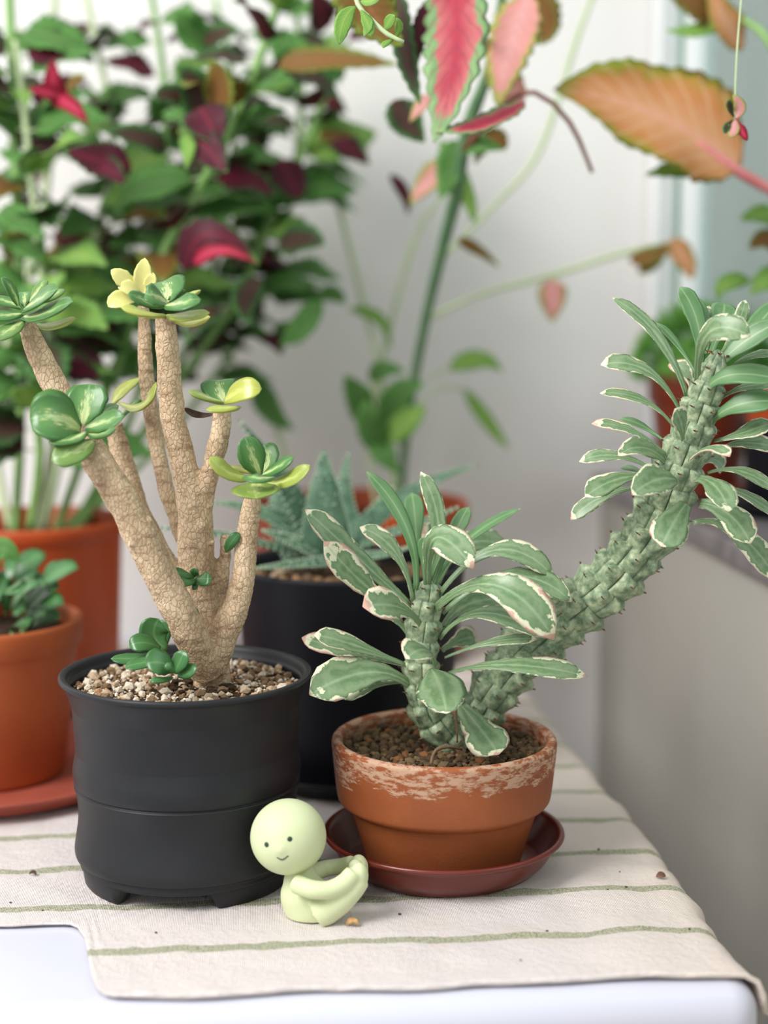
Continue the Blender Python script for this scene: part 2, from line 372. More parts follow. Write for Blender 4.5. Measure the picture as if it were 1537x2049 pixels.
# ------------------------------------------------------------------ table and cloth
TU0, TU1, TV0, TV1 = -.75, .196, .566, 1.27
tb = thing('side_table', room(-.25, .9, -.75), 'glossy white table with rounded edges under the striped cloth', 'table')
top = box('tabletop', TU0, TU1, TV0, TV1, -.075, 0, M['whitegloss'], None, .014, parent=tb)
for v in top.data.vertices:
    if v.co.x > 0: v.co.x += .006-(v.co.y+(TV1-TV0)/2)*.022
for u in (TU0+.05, TU1-.05):
    for v in (TV0+.06, TV1-.06): box('leg', u-.02, u+.02, v-.02, v+.02, -.75, -.07, M['whitegloss'], None, .004, parent=tb)
def clothz(u, v):
    k = max(0, min(1, (u-.10)/.05)); return .0022 + .0011*max(0, noise.noise((u*16, v*20, 3.1))) + .0006*noise.noise((u*60, v*60, 0)) + k*.0022*abs(noise.noise((u*22, v*34, 7))) + .0003*noise.noise((u*150, v*150, 4))
def cloth():
    V, F = [], []; NU, NV = 230, 170
    R = .013; uedge = TU1-.011
    def surf(i, j):
        t = j/NV; q = i/NU
        v = TV0+.012 + (1.22-TV0-.012)*t**1.25
        uedge = TU1-.011; u = -.62 + (.62+uedge+.026)*q
        # the front band of the cloth ends short on the left
        vf = TV0+.010+.002*noise.noise((u*25, 0, 0))
        left = 1/(1+exp(-max(-60, min(60, (-.070-u)/.003))))
        vstart = vf + left*.076
        v = vstart + (1.22-vstart)*t**1.25
        wav = .0035*noise.noise((v*22, 1.7, 0))+.002*noise.noise((v*60, 5, 0))
        sk = .006-(v-.57)*.022; u += sk*max(0, min(1, (u-.0)/.15)); uedge = TU1-.011+sk
        over = u-(uedge+wav)
        z = clothz(u, v)
        if over > 0:
            a = min(over/R, pi/2*.93); ex = max(0, over-R*pi/2*.93)
            u = uedge+wav+R*sin(a)*1.0+ex*.18; z -= R*(1-cos(a))+ex*.97
        # front hem rolls down over the rounded table edge
        f = (TV0+.014+.0-v)/.014
        if f > 0: z -= .0035*f*f
        if v < TV0+.03 and over > 0: z -= 0.0
        return Vector((u, v, z))
    for j in range(NV+1):
        for i in range(NU+1): V.append(surf(i, j))
    for j in range(NV):
        for i in range(NU): a = j*(NU+1)+i; F.append((a, a+1, a+NU+2, a+NU+1))
    n0 = len(V); V2 = [p-Vector((0, 0, .0011)) if p.z > -.001 else p-Vector((.0009, 0, .0006)) for p in V]; V += V2
    F += [tuple(n0+i for i in reversed(q)) for q in F[:]]
    def strip(idx):
        for a, b_ in zip(idx[:-1], idx[1:]): F.append((a, n0+a, n0+b_, b_))
    strip([i for i in range(NU+1)]); strip([j*(NU+1)+NU for j in range(NV+1)]); strip([j*(NU+1) for j in range(NV, -1, -1)])
    me = mesh_from('cloth', V, F, M['cloth']); o = bpy.data.objects.new('striped_cloth', me); COL.objects.link(o)
    o.rotation_euler = (0, 0, ROOM); tag(o, 'cream cotton cloth with thin green stripes spread over the white table', 'cloth'); W[o.name] = Vector()
    # hem: a rolled seam along the front edge
    pts = [surf(i, 0)+Vector((0, .0006, .0002)) for i in range(int(NU*.69), NU+1, 2)]
    vt, ft = tube(pts, [.0013]*len(pts), .01, 8)
    me = mesh_from('hem', vt, ft, M['cloth']); h = bpy.data.objects.new('hem', me); COL.objects.link(h); h.parent = o
    e = surf(NU, 0); pts = [e, e+Vector((.004, -.002, -.0005)), e+Vector((.009, -.001, -.001))]
    vt, ft = tube(pts, [.0004, .0003, .0002], .002, 6)
    me = mesh_from('loose_thread', vt, ft, M['cloth']); h = bpy.data.objects.new('loose_thread', me); COL.objects.link(h); h.parent = o
cloth()
ZC = .0030     # top of the cloth under the pots

# ------------------------------------------------------------------ leaves
PROF = {
 'round': [(0, .22), (.12, .45), (.3, .80), (.5, .98), (.68, 1.), (.84, .83), (.94, .52), (1, .03)],
 'spoon': [(0, .20), (.2, .24), (.4, .45), (.6, .82), (.76, 1.), (.88, .88), (.96, .5), (1, .04)],
 'strap': [(0, .35), (.2, .45), (.45, .75), (.7, 1.), (.86, .9), (.95, .55), (1, .04)],
 'oval': [(0, .12), (.15, .5), (.4, .95), (.6, 1.), (.8, .75), (.93, .4), (1, .02)],
 'coleus': [(0, .10), (.06, .55), (.2, .92), (.38, 1.), (.6, .82), (.8, .5), (.93, .22), (1, .02)],
 'spike': [(0, 1.), (.3, .9), (.6, .62), (.85, .28), (1, .03)]}
def pf(name, t):
    p = PROF[name]
    for (a, x), (b_, y) in zip(p[:-1], p[1:]):
        if t <= b_: k = (t-a)/(b_-a); k = k*k*(3-2*k)*.5+k*.5; return x+(y-x)*k
    return p[-1][1]
def leafgeo(B, Mi, T, hw, n, shape='spoon', cup=.25, th=.0007, NS=16, K=8, serr=0, wave=0, seed=0, nser=9, twist=0):
    C = 2*Mi-.5*(B+T); V, F, UV = [], [], []
    n = Vector(n).normalized()
    for i in range(NS+1):
        t = i/NS; p = B*(1-t)**2+C*2*t*(1-t)+T*t*t
        d = ((C-B)*(1-t)+(T-C)*t)
        if d.length < 1e-7: d = T-B
        d.normalize(); sd = d.cross(n)
        if sd.length < .15: sd = d.cross(n+Vector((.3, -.5, .1)))
        sd.normalize()
        if twist: sd = Matrix.Rotation(twist*t, 3, d) @ sd
        nn = sd.cross(d)
        base = pf(shape, t)
        if serr:
            ph = (t*nser) % 1; base *= 1-serr*(1-abs(sin(pi*ph)))*(1 if .04 < t < .98 else .3)
        h = hw*base
        irr = 1+.10*noise.noise((t*7, seed*3.1, 0)) if serr == 0 else 1
        for side in (1, -1):
            for k in range(K+1) if side == 1 else range(K-1, 0, -1):
                s = -1+2*k/K
                wv = wave*h*sin(t*11+seed+(1.5 if s > 0 else 0))*abs(s)**1.5
                q = p+sd*(s*h*irr)+nn*(cup*h*s*s+wv+side*th*(1-s*s)**.7*min(1, 8*t+.4)*min(1, 6*(1-t)+.1))
                V.append(q); UV.append(((s+1)/2, t))
    R = 2*K
    for i in range(NS):
        for k in range(R): a = i*R+k; b_ = i*R+(k+1) % R; F.append((a, b_, b_+R, a+R))
    F.append(tuple(range(R-1, -1, -1))); F.append(tuple(range(NS*R, NS*R+R)))
    return V, F, UV
def leafpx(parent, mat, b_, m_, t_, hw, Ys, n=(0, -.68, .73), shape='spoon', c=(0, 0, 0), name='leaf', label=None, **kw):
    B, Mi, T = P(b_[0], b_[1], Ys[0]), P(m_[0], m_[1], Ys[1]), P(t_[0], t_[1], Ys[2])
    kw.setdefault('seed', b_[0]*.13+t_[1]*.07)
    V, F, UV = leafgeo(B, Mi, T, hw*PM(m_[1], Ys[1]), n, shape, **kw)
    o = build(name, V, F, mat, parent, UV, origin=B); o.color = (c[0], c[1], c[2], 1)
    if label: o['label'] = label
    return o

# ------------------------------------------------------------------ grit
def grit_meshes(prefix, mats, nvar=4):
    out = []
    for mi, mt in enumerate(mats):
        for k in range(nvar):
            bm = bmesh.new(); bmesh.ops.create_icosphere(bm, subdivisions=1, radius=1)
            for v in bm.verts: v.co *= 1+.35*noise.noise(v.co*1.1+Vector((k*7+mi*31, 0, 0)))
            for v in bm.verts: v.co = Vector((v.co.x*random.uniform(.97, 1.03), v.co.y*.85, v.co.z*.72))
            me = bpy.data.meshes.new(prefix); bm.to_mesh(me); bm.free(); me.materials.append(mt); out.append(me)
    return out
def fill_grit(root, cx, cy, z, R, nobj, nstuff, size, meshes, weights, avoid=(), name='pebble', mats=None, dome=0.0):
    pts = []; tries = 0; total = nobj+nstuff
    cell = {}
    while len(pts) < nobj and tries < 40000:
        tries += 1
        a = random.uniform(0, 2*pi); r = R*sqrt(random.random()); x, y = r*cos(a), r*sin(a)
        if any((cx+x-ax)**2+(cy+y-ay)**2 < ar*ar for ax, ay, ar in avoid): continue
        s = random.uniform(*size)
        if any((x-q[0])**2+(y-q[1])**2 < ((s+q[2])*.80)**2 for q in pts): continue
        pts.append((x, y, s))
    pts.sort(key=lambda q: q[1])
    for x, y, s in pts:
        mi = random.choices(range(len(weights)), weights)[0]
        me = meshes[mi*4+random.randrange(4)]
        o = bpy.data.objects.new(name, me); COL.objects.link(o)
        place(o, (cx+x, cy+y, z+s*.35+random.uniform(0, .0006)), root)
        o.rotation_euler = (random.uniform(-.5, .5), random.uniform(-.5, .5), random.uniform(0, 6.28)); o.scale = (s, s, s)
    V, F = [], []
    mm = []
    for i in range(nstuff):
        a = random.uniform(0, 2*pi); r = R*sqrt(random.random()); s = random.uniform(size[0]*.45, size[0]*.9)
        if any((cx+r*cos(a)-ax)**2+(cy+r*sin(a)-ay)**2 < (ar*.8)**2 for ax, ay, ar in avoid): continue
        v, f = ball((cx+r*cos(a), cy+r*sin(a), z+random.uniform(0, s)), s, (1, .8, .8), 1)
        o_ = len(V); V += v; F += [tuple(i_+o_ for i_ in q) for q in f]
        mm += [random.choices(range(len(mats)), weights)[0]]*len(f)
    o = build('fine_grit', V, F, mats, root, smooth=False)
    for p_, q in zip(o.data.polygons, mm): p_.material_index = q
    o['kind'] = 'stuff'
palegrit = grit_meshes('pebble', [M['grit%d' % i] for i in range(4)])
claygrit = grit_meshes('pebble', [M['clay%d' % i] for i in range(4)])
def soil_disc(root, cx, cy, z, R):
    V, F = lathe([(R, z-.004), (R, z), (R*.6, z+.0012), (R*.2, z+.0018)], 48)
    return build('soil', [v+Vector((cx, cy, 0)) for v in V], F, M['soil'], root)

# ------------------------------------------------------------------ black bamboo-shaped pot with tree-like succulent
PX, PY = P(374, 1500, .70).x, .702
tree = thing('potted_tree_succulent', (PX, PY, ZC), 'tree-like succulent with tan cracked branches in a matt black bamboo-shaped pot', 'potted plant')
RZ = .1005
prof = [(.040, .010), (.0500, .010), (.0508, .0135), (.0526, .0150), (.0532, .0185), (.0524, .024), (.0512, .032), (.0512, .040), (.0524, .0470), (.0528, .0482), (.0518, .0492), (.0528, .0504), (.0532, .056), (.0520, .063), (.0512, .072), (.0518, .081), (.0540, .090), (.0568, .0965), (.0586, RZ-.0022), (.0585, RZ-.0006), (.0576, RZ), (.0556, RZ-.0006), (.0542, RZ-.004), (.0530, RZ-.012), (.049, .03), (.040, .016)]
pot = build('pot', *shift(lathe(smooth_prof(prof, 4), 128), (PX, PY, 0)), M['black'], tree)
def footring():
    V, F = [], []; seg = 180
    for k in range(seg):
        th = 2*pi*k/seg; d = min(abs((th-radians(c)+pi) % (2*pi)-pi) for c in (-90-62, -90+50, 95))
        s = min(1, max(0, (radians(34)-d)/radians(8))); s = s*s*(3-2*s)
        zb = ZC-.001+.0085*(1-s)
        for r, z in ((.0418, .013), (.0422, zb), (.0432, zb-.0004), (.0478, zb-.0004), (.0490, zb+.0012), (.0502, .0112), (.0500, .0125)):
            V.append(Vector((PX+r*cos(th), PY+r*sin(th), z)))
    n = 7
    for k in range(seg):
        for j in range(n-1): a = k*n+j; b_ = ((k+1) % seg)*n+j; F.append((a, b_, b_+1, a+1))
    return V, F
build('foot_ring', *footring(), M['black'], tree)
SZP = RZ-.0085
soil_disc(tree, PX, PY, SZP, .0528)
br = [
 [(424, 1378, 38, .702), (424, 1335, 37, .702), (412, 1270, 38, .703), (400, 1180, 37, .704), (392, 1090, 37, .704), (388, 1015, 34, .702), (372, 945, 27, .70), (346, 830, 25, .698), (336, 720, 24, .695), (330, 632, 22, .692)],
 [(414, 1345, 34, .694), (388, 1285, 35, .684), (364, 1235, 34, .678), (320, 1150, 35, .672), (282, 1070, 35, .668), (240, 990, 34, .665), (205, 938, 30, .664), (178, 900, 26, .664)],
 [(398, 1215, 22, .714), (360, 1160, 18, .722), (322, 1100, 18, .728), (280, 1020, 20, .732), (258, 960, 21, .735), (240, 900, 21, .738), (228, 848, 18, .738)],
 [(250, 1010, 20, .690), (205, 925, 25, .70), (152, 845, 26, .703), (106, 765, 26, .703), (74, 700, 23, .703), (52, 648, 18, .703)],
 [(388, 1120, 22, .712), (360, 1060, 16, .72), (336, 990, 17, .725), (316, 905, 17, .728), (302, 820, 16, .73), (292, 730, 15, .73), (286, 610, 13, .73)],
 [(402, 1010, 24, .703), (415, 965, 20, .70), (430, 910, 20, .697), (442, 860, 20, .695), (448, 816, 18, .694)],
 [(426, 1335, 30, .698), (446, 1275, 29, .694), (472, 1210, 28, .691), (488, 1140, 24, .690), (494, 1075, 22, .689), (508, 985, 18, .687)],
 [(440, 1240, 18, .706), (443, 1180, 15, .707), (450, 1115, 12, .707), (452, 1072, 11, .707)],
]
allb = [pxtube(s, .003, 20) for s in br]
def knob(x, y, r, Y): return ball(P(x, y, Y), r*PM(y, Y), (1, 1, .8), 2)
allb += [knob(402, 1052, 13, .697), knob(396, 968, 10, .699), knob(420, 1010, 9, .700), knob(424, 1085, 8, .699), knob(262, 1090, 8, .662), knob(500, 1120, 10, .688), knob(360, 860, 7, .695), knob(405, 1290, 12, .697), knob(468, 1190, 8, .685), knob(300, 1040, 7, .664), knob(345, 1010, 6, .722), knob(455, 1100, 10, .70)]
V, F, NN = voxel(join(*allb), .00085, 3)
for i in range(len(V)):
    p = V[i]; d = noise.noise(p*90)*.0007+noise.noise(p*260)*.00028
    q = Vector((p.x, p.y, p.z*1.0))*420
    dd = noise.voronoi(q)[0]; d += -.00034*(1-min(1, (dd[1]-dd[0])/.16))
    V[i] = p+NN[i]*d
build('trunk', V, F, M['bark'], tree)
tx, ty = P(420, 1372, .702).x, .700
FAT, FP = M['fat'], M['fatplain']
Yr = {}
def L(b_, m_, t_, hw, Ys, n=(0, -.68, .73), c=(0, 0, 0), mat=None, shape='round', **kw):
    kw.setdefault('th', .0011); kw.setdefault('cup', .28); hw *= 1.14
    return leafpx(tree, mat or FAT, b_, m_, t_, hw, Ys, n, shape, c, **kw)
# front-left rosette
L((160, 862), (112, 838), (60, 838), 48, (.668, .655, .652), (.35, -.9, .45), cup=.3)
L((166, 850), (174, 808), (180, 768), 38, (.674, .676, .68), (-.05, -1, .15), cup=.25)
L((170, 858), (208, 848), (249, 832), 22, (.67, .66, .655), (-.2, -.75, .6))
L((170, 850), (202, 832), (238, 811), 18, (.674, .68, .684), (-.3, -.6, .7))
L((172, 866), (140, 884), (98, 886), 18, (.663, .652, .646), (.1, -.35, 1))
L((186, 882), (150, 905), (102, 920), 26, (.662, .65, .645), (.25, -.8, .6), c=(0, .15, 0))
L((176, 870), (205, 872), (232, 856), 15, (.664, .654, .65), (-.1, -.5, .9))
L((160, 850), (150, 815), (140, 790), 26, (.68, .69, .695), (0, -1, .2))
# top rosette
L((332, 632), (290, 630), (242, 615), 17, (.69, .672, .665), (.1, -.55, .85), c=(0, .75, .05))
L((325, 615), (288, 604), (256, 588), 16, (.69, .685, .68), (.5, -.6, .6))
L((335, 610), (308, 594), (290, 590), 22, (.69, .68, .678), (.35, -.8, .5))
L((335, 605), (335, 580), (328, 562), 36, (.70, .708, .715), (0, -.8, .5))
L((330, 614), (362, 610), (402, 598), 20, (.685, .672, .67), (-.1, -.7, .6))
L((332, 632), (372, 636), (420, 626), 15, (.688, .676, .672), (-.1, -.6, .75), c=(0, .5, 0))
L((350, 642), (385, 648), (421, 634), 13, (.69, .685, .68), (-.2, -.5, .8), c=(0, .9, .15))
L((355, 605), (382, 592), (398, 582), 12, (.70, .705, .71), (-.4, -.5, .7), c=(0, .6, 0))
L((335, 600), (350, 585), (365, 578), 16, (.70, .71, .715), (-.2, -.8, .6))
# yellow star behind
for b_, m_, t_, hw in (((284, 592), (287, 555), (290, 516), 17), ((280, 590), (250, 562), (222, 540), 16), ((275, 600), (242, 600), (216, 614), 18), ((285, 592), (262, 578), (236, 576), 15), ((285, 595), (300, 570), (306, 545), 12)):
    L(b_, m_, t_, hw, (.728, .724, .722), (0, -1, .35), c=(0, .9, .75), shape='oval', th=.0006)
# right upper small rosette
L((448, 808), (412, 798), (377, 784), 13, (.694, .685, .68), (.1, -.5, .8), c=(0, .35, 0))
L((450, 805), (440, 780), (438, 760), 32, (.70, .705, .71), (0, -1, .3))
L((450, 806), (482, 784), (524, 778), 22, (.69, .68, .678), (-.3, -.9, .4), c=(0, .75, .05))
L((480, 815), (452, 820), (412, 820), 12, (.685, .675, .672), (0, -.5, .85), c=(0, .6, 0))
L((435, 826), (398, 832), (368, 816), 8, (.70, .705, .705), (0, -.6, .7), mat=M['crumb'], th=.0004, label='shrivelled brown leaf')
# right rosette
L((520, 950), (504, 912), (490, 874), 24, (.684, .68, .678), (.2, -1, .25))
L((508, 948), (494, 920), (484, 892), 16, (.69, .69, .69), (.4, -1, .25))
L((524, 948), (538, 918), (528, 890), 20, (.69, .695, .70), (-.2, -1, .25))
L((502, 958), (455, 948), (420, 914), 18, (.684, .672, .668), (.35, -.7, .6), c=(0, .6, 0))
L((525, 952), (556, 938), (588, 914), 14, (.682, .675, .672), (-.4, -.7, .6))
L((532, 966), (580, 962), (620, 930), 18, (.684, .672, .668), (-.3, -.7, .6), c=(0, .5, 0))
L((548, 958), (518, 960), (487, 954), 13, (.672, .660, .668), (0, -.6, .8))
L((515, 966), (512, 984), (512, 998), 44, (.680, .665, .655), (0, -.45, .9), c=(0, .3, 0), cup=.15)
L((512, 945), (470, 940), (455, 935), 14, (.70, .71, .715), (.4, -.6, .6), c=(0, .7, .1))
# far left rosette
for b_, m_, t_, hw, Y, c in (((36, 612), (22, 582), (2, 556), 12, .69, 0), ((48, 622), (78, 604), (116, 578), 25, .685, 0), ((46, 636), (92, 630), (146, 603), 26, .675, 0), ((74, 650), (108, 654), (152, 637), 13, .68, .55),
        ((45, 630), (15, 634), (-22, 636), 15, .69, 0), ((48, 642), (22, 662), (-14, 682), 20, .68, .1), ((60, 605), (78, 582), (91, 560), 11, .715, .1), ((80, 605), (108, 594), (126, 578), 10, .715, .1), ((42, 618), (14, 606), (-18, 600), 12, .70, 0), ((50, 615), (50, 598), (52, 584), 14, .71, 0)):
    L(b_, m_, t_, hw, (.70, (Y+.70)/2, Y), (0, -.7, .7), c=(0, c, 0))
# loose leaves behind
L((238, 806), (286, 814), (313, 764), 14, (.735, .715, .71), (-.2, -.6, .7), c=(0, .6, 0), shape='oval')
L((226, 812), (246, 784), (284, 756), 14, (.738, .74, .745), (-.3, -.7, .6), c=(0, .6, .1), shape='oval')
L((238, 840), (262, 815), (285, 800), 8, (.738, .73, .73), (-.3, -.7, .6), shape='oval')
# basal plantlets
for b_, m_, t_, hw, Ys, n in (((346, 1342), (320, 1328), (292, 1330), 25, (.668, .663, .66), (.2, -.8, .55)), ((350, 1348), (361, 1326), (371, 1302), 16, (.668, .668, .668), (-.3, -1, .3)), ((356, 1352), (378, 1344), (390, 1328), 15, (.67, .668, .668), (-.5, -.8, .4)),
        ((345, 1356), (322, 1362), (300, 1362), 9, (.668, .66, .658), (0, -.5, .8)), ((348, 1346), (340, 1336), (330, 1330), 8, (.665, .66, .66), (.2, -.8, .5)),
        ((334, 1300), (308, 1272), (318, 1238), 28, (.70, .70, .70), (.3, -.9, .3)), ((332, 1290), (328, 1262), (322, 1240), 18, (.71, .71, .71), (-.3, -.9, .3)), ((320, 1298), (288, 1288), (259, 1294), 18, (.69, .685, .683), (.1, -.8, .6)), ((322, 1308), (272, 1320), (222, 1318), 13, (.69, .685, .683), (0, -.6, .8)), ((332, 1316), (290, 1328), (250, 1336), 14, (.68, .675, .672), (0, -.6, .8)),
        ((388, 1156), (366, 1150), (341, 1147), 12, (.693, .684, .680), (0, -.8, .6)), ((392, 1162), (372, 1166), (351, 1164), 11, (.691, .680, .678), (0, -.8, .6)), ((393, 1158), (408, 1160), (424, 1158), 14, (.691, .684, .682), (0, -.9, .5)), ((390, 1152), (390, 1146), (392, 1138), 9, (.694, .692, .690), (0, -1, .3)), ((393, 1168), (390, 1174), (385, 1178), 6, (.692, .688, .686), (0, -1, .3)),
        ((392, 1234), (391, 1226), (395, 1218), 7, (.694, .690, .688), (0, -1, .3)), ((452, 1104), (462, 1086), (479, 1066), 10, (.69, .685, .685), (.3, -1, .3))):
    L(b_, m_, t_, hw, Ys, n, mat=FP)
fill_grit(tree, PX, PY, SZP+.001, .0520, 300, 1500, (.0012, .0032), palegrit, (4, 3, 3, 1), [(tx, ty, .0098)], mats=[M['grit%d' % i] for i in range(4)])
V, F = [], []
for i in range(60):
    a = random.uniform(0, 6.28); r = random.uniform(.008, .018); v, f = ball((tx+r*cos(a)-.003, ty+r*sin(a)*.9-.004, SZP+.003), random.uniform(.0008, .002), (1.4, 1, .6), 1)
    V, F = join((V, F), (v, f))
o = build('bark_mulch', V, F, M['soil'], tree, smooth=False); o['kind'] = 'stuff'

# ------------------------------------------------------------------ terracotta pot + saucer + knobbly variegated plant
QX, QY = P(889, 1500, .71).x, .712
sau = build('plant_saucer', *shift(lathe(smooth_prof([(.030, ZC), (.0425, ZC), (.0455, ZC+.002), (.0500, .009), (.0535, .0150), (.0546, .0170), (.0566, .0180), (.0578, .0192), (.0574, .0206), (.0562, .0208), (.0545, .0196), (.0520, .0145), (.0470, .0066), (.044, .0055), (.03, .0052)], 4), 128), (QX, QY, 0)), M['saucer'], origin=(QX, QY, 0))
tag(sau, 'glossy red-brown plastic saucer under the small terracotta pot with pale lime rim', 'saucer')
eu = thing('potted_variegated_succulent', (QX, QY, .0055), 'grey-green cream-edged succulent with two knobbly stems in a lime-stained terracotta pot', 'potted plant')
TZ = .0665
prof = [(.028, .0056), (.0355, .0056), (.0372, .0075), (.0440, .030), (.0458, .0338), (.0478, .0348), (.0500, .0364), (.0512, .0400), (.0528, .055), (.0535, .0625), (.0534, .0650), (.0524, TZ-.0003), (.0510, TZ), (.0492, TZ-.001), (.0484, TZ-.004), (.0478, TZ-.02), (.040, .02), (.03, .012)]
build('pot', *shift(lathe(smooth_prof(prof, 4), 128), (QX, QY, 0)), M['terra'], eu, origin=(QX, QY, 0))
SQ = TZ-.0085
soil_disc(eu, QX, QY, SQ, .0476)
def knobstem(spec, pitch, K, name, thr=True, start=0):
    pts = [P(x, y, Y) for x, y, r, Y in spec]; rad = [r*PM(y, Y) for x, y, r, Y in spec]
    p, r = catmull(pts, rad, .0006); T, Nn = frames(p); NT = 168; V, F, UV = [], [], []
    s = [0]
    for i in range(1, len(p)): s.append(s[-1]+(p[i]-p[i-1]).length)
    bb = [0]                                                     # row coordinate, rows scale with the radius
    for i in range(1, len(p)): bb.append(bb[-1]+(s[i]-s[i-1])/(pitch*(.35+.65*r[i]/max(rad))))
    for i in range(len(p)):
        B = T[i].cross(Nn[i])
        for k in range(NT):
            th = 2*pi*k/NT; A = K*th/(2*pi); row = bb[i]; j = floor(row)
            x = (A+.5*(j % 2)) % 1-.5; y = row-j-.5
            ex = max(0, 1-(2*abs(x))**4); ey = max(0, 1-(2*abs(y))**4)
            h = (ex*ey)**.32
            pk = exp(-(x*x*9+(y-.24)**2*9))
            end = min(1, (len(p)-i)/12)
            V.append(p[i]+(Nn[i]*cos(th)+B*sin(th))*r[i]*(.76+.16*h+.22*pk*h)*sqrt(end)); UV.append((min(1, h), row))
    for i in range(len(p)-1):
        for k in range(NT): a = i*NT+k; b_ = i*NT+(k+1) % NT; F.append((a, b_, b_+NT, a+NT))
    F.append(tuple(range(NT-1, -1, -1))); F.append(tuple(range((len(p)-1)*NT, len(p)*NT)))
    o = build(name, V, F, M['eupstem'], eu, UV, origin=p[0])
    V, F, V2, F2 = [], [], [], []
    for j in range(int(bb[-1])):
        i = min(range(len(bb)), key=lambda q: abs(bb[q]-(j+.72)))
        B = T[i].cross(Nn[i])
        for k in range(K):
            th = 2*pi*(k+.5-.5*(j % 2))/K; d = Nn[i]*cos(th)+B*sin(th); side = T[i].cross(d)
            q = p[i]+d*r[i]*1.10
            b2 = ball(q-d*.0003, .0007, (1, 1, 1), 1); V2, F2 = join((V2, F2), b2)
            for sg in (-1, 1):
                e = q+d*.0016+side*sg*.0013+T[i]*.0006
                t_ = tube([q-d*.0004, (q+e)/2, e], [.0005, .00035, .0001], .002, 5); V, F = join((V, F), t_)
    o2 = build('thorns', V, F, M['thorn'], eu, smooth=False); o2['kind'] = 'stuff'
    o3 = build('leaf_scars', V2, F2, M['scar'], eu); o3['kind'] = 'stuff'
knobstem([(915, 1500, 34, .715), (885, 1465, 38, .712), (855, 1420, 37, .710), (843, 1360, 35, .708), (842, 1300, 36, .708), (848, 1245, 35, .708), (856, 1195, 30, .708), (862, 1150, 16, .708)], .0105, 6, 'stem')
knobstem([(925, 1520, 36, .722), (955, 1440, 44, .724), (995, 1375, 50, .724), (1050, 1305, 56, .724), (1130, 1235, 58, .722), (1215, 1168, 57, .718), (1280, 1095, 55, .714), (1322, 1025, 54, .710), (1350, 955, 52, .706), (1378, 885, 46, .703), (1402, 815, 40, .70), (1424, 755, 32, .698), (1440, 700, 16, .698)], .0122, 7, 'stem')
E, EG = M['eup'], M['eupg']
U = (0, -.68, .73); C_ = (0, -.95, .35)
def S(b_, m_, t_, hw, dY=0, n=U, c=.05, mat=None, Y0=.705, mY=None, shape='spoon', **kw):
    kw.setdefault('cup', .22); kw.setdefault('th', .0007); kw.setdefault('wave', .07)
    Y1 = Y0+dY; Ym = mY if mY else (Y0+Y1)/2
    o = leafpx(eu, mat or E, b_, m_, t_, hw*1.12, (Y0, Ym, Y1), n, shape, (c, 0, 0), **kw)
    return o
S((824, 1217), (712, 1114), (611, 1020), 25, -.01, (.2, -.8, .6), .12, shape='strap')
S((815, 1232), (728, 1170), (648, 1084), 30, -.02, (.3, -.9, .4), .3)
S((826, 1203), (792, 1108), (720, 1055), 20, .01, (.3, -.8, .5), .2)
S((832, 1180), (812, 1055), (733, 943), 15, .015, (.3, -.8, .4), 0, EG, shape='strap')
S((834, 1165), (832, 1060), (824, 986), 19, .03, C_, 0, EG, Y0=.715)
S((854, 1176), (878, 1060), (842, 944), 17, .01, (.1, -1, .3), 0, shape='strap')
S((856, 1178), (872, 1078), (947, 1138), 34, -.03, (.1, -.9, .5), .14, mY=.69)
S((868, 1168), (904, 1082), (938, 1014), 16, .02, (-.3, -.9, .4), 0, EG)
S((870, 1172), (935, 1083), (1042, 1018), 12, .02, (-.2, -.6, .8), .1, EG)
S((868, 1152), (872, 1098), (884, 1048), 34, .03, C_, .3, Y0=.72)
S((876, 1168), (932, 1092), (1018, 1096), 30, .03, (-.1, -.7, .6), 0, Y0=.72)
S((878, 1192), (992, 1102), (1108, 1154), 24, -.005, (0, -.75, .65), .06)
S((886, 1227), (1018, 1154), (1144, 1204), 24, -.01, (0, -.75, .65), .04)
S((866, 1223), (990, 1172), (1108, 1280), 40, -.04, (.1, -.85, .5), .22, mY=.672)
S((880, 1278), (968, 1228), (1088, 1276), 24, -.02, (0, -.6, .75), .12)
S((884, 1262), (934, 1212), (1014, 1200), 30, .03, (-.2, -.8, .5), 0, Y0=.715)
S((884, 1302), (918, 1282), (954, 1276), 24, .02, C_, .3, Y0=.718)
S((890, 1316), (985, 1286), (1074, 1280), 14, -.015, U, .15)
S((896, 1348), (1018, 1332), (1176, 1354), 24, -.02, (0, -.62, .75), .08, mY=.69)
S((872, 1332), (850, 1303), (812, 1318), 30, -.035, (0, -.8, .6), .14, Y0=.69)
S((862, 1338), (882, 1378), (893, 1428), 46, -.035, (0, -.85, .6), .05, Y0=.69, shape='oval', cup=-.1)
S((824, 1374), (738, 1346), (619, 1390), 40, -.02, (.1, -.9, .5), .12)
S((822, 1366), (745, 1372), (690, 1400), 16, -.005, U, .05)
S((814, 1332), (720, 1296), (628, 1270), 22, -.015, (.1, -.7, .7), .15)
S((806, 1330), (696, 1304), (604, 1276), 22, .005, (.1, -.7, .7), .45)
S((840, 1250), (796, 1216), (726, 1214), 34, -.035, (.1, -.85, .5), .36, Y0=.695)
S((818, 1270), (780, 1225), (735, 1192), 24, .01, (.2, -.8, .5), .35, Y0=.71)
S((922, 1412), (958, 1456), (998, 1510), 40, -.025, (.2, -.85, .5), .16, Y0=.70, shape='strap', cup=-.1)
S((862, 1160), (888, 1095), (905, 1060), 12, .0, C_, 0, EG)
S((850, 1170), (846, 1110), (850, 1075), 10, .0, C_, 0, EG)
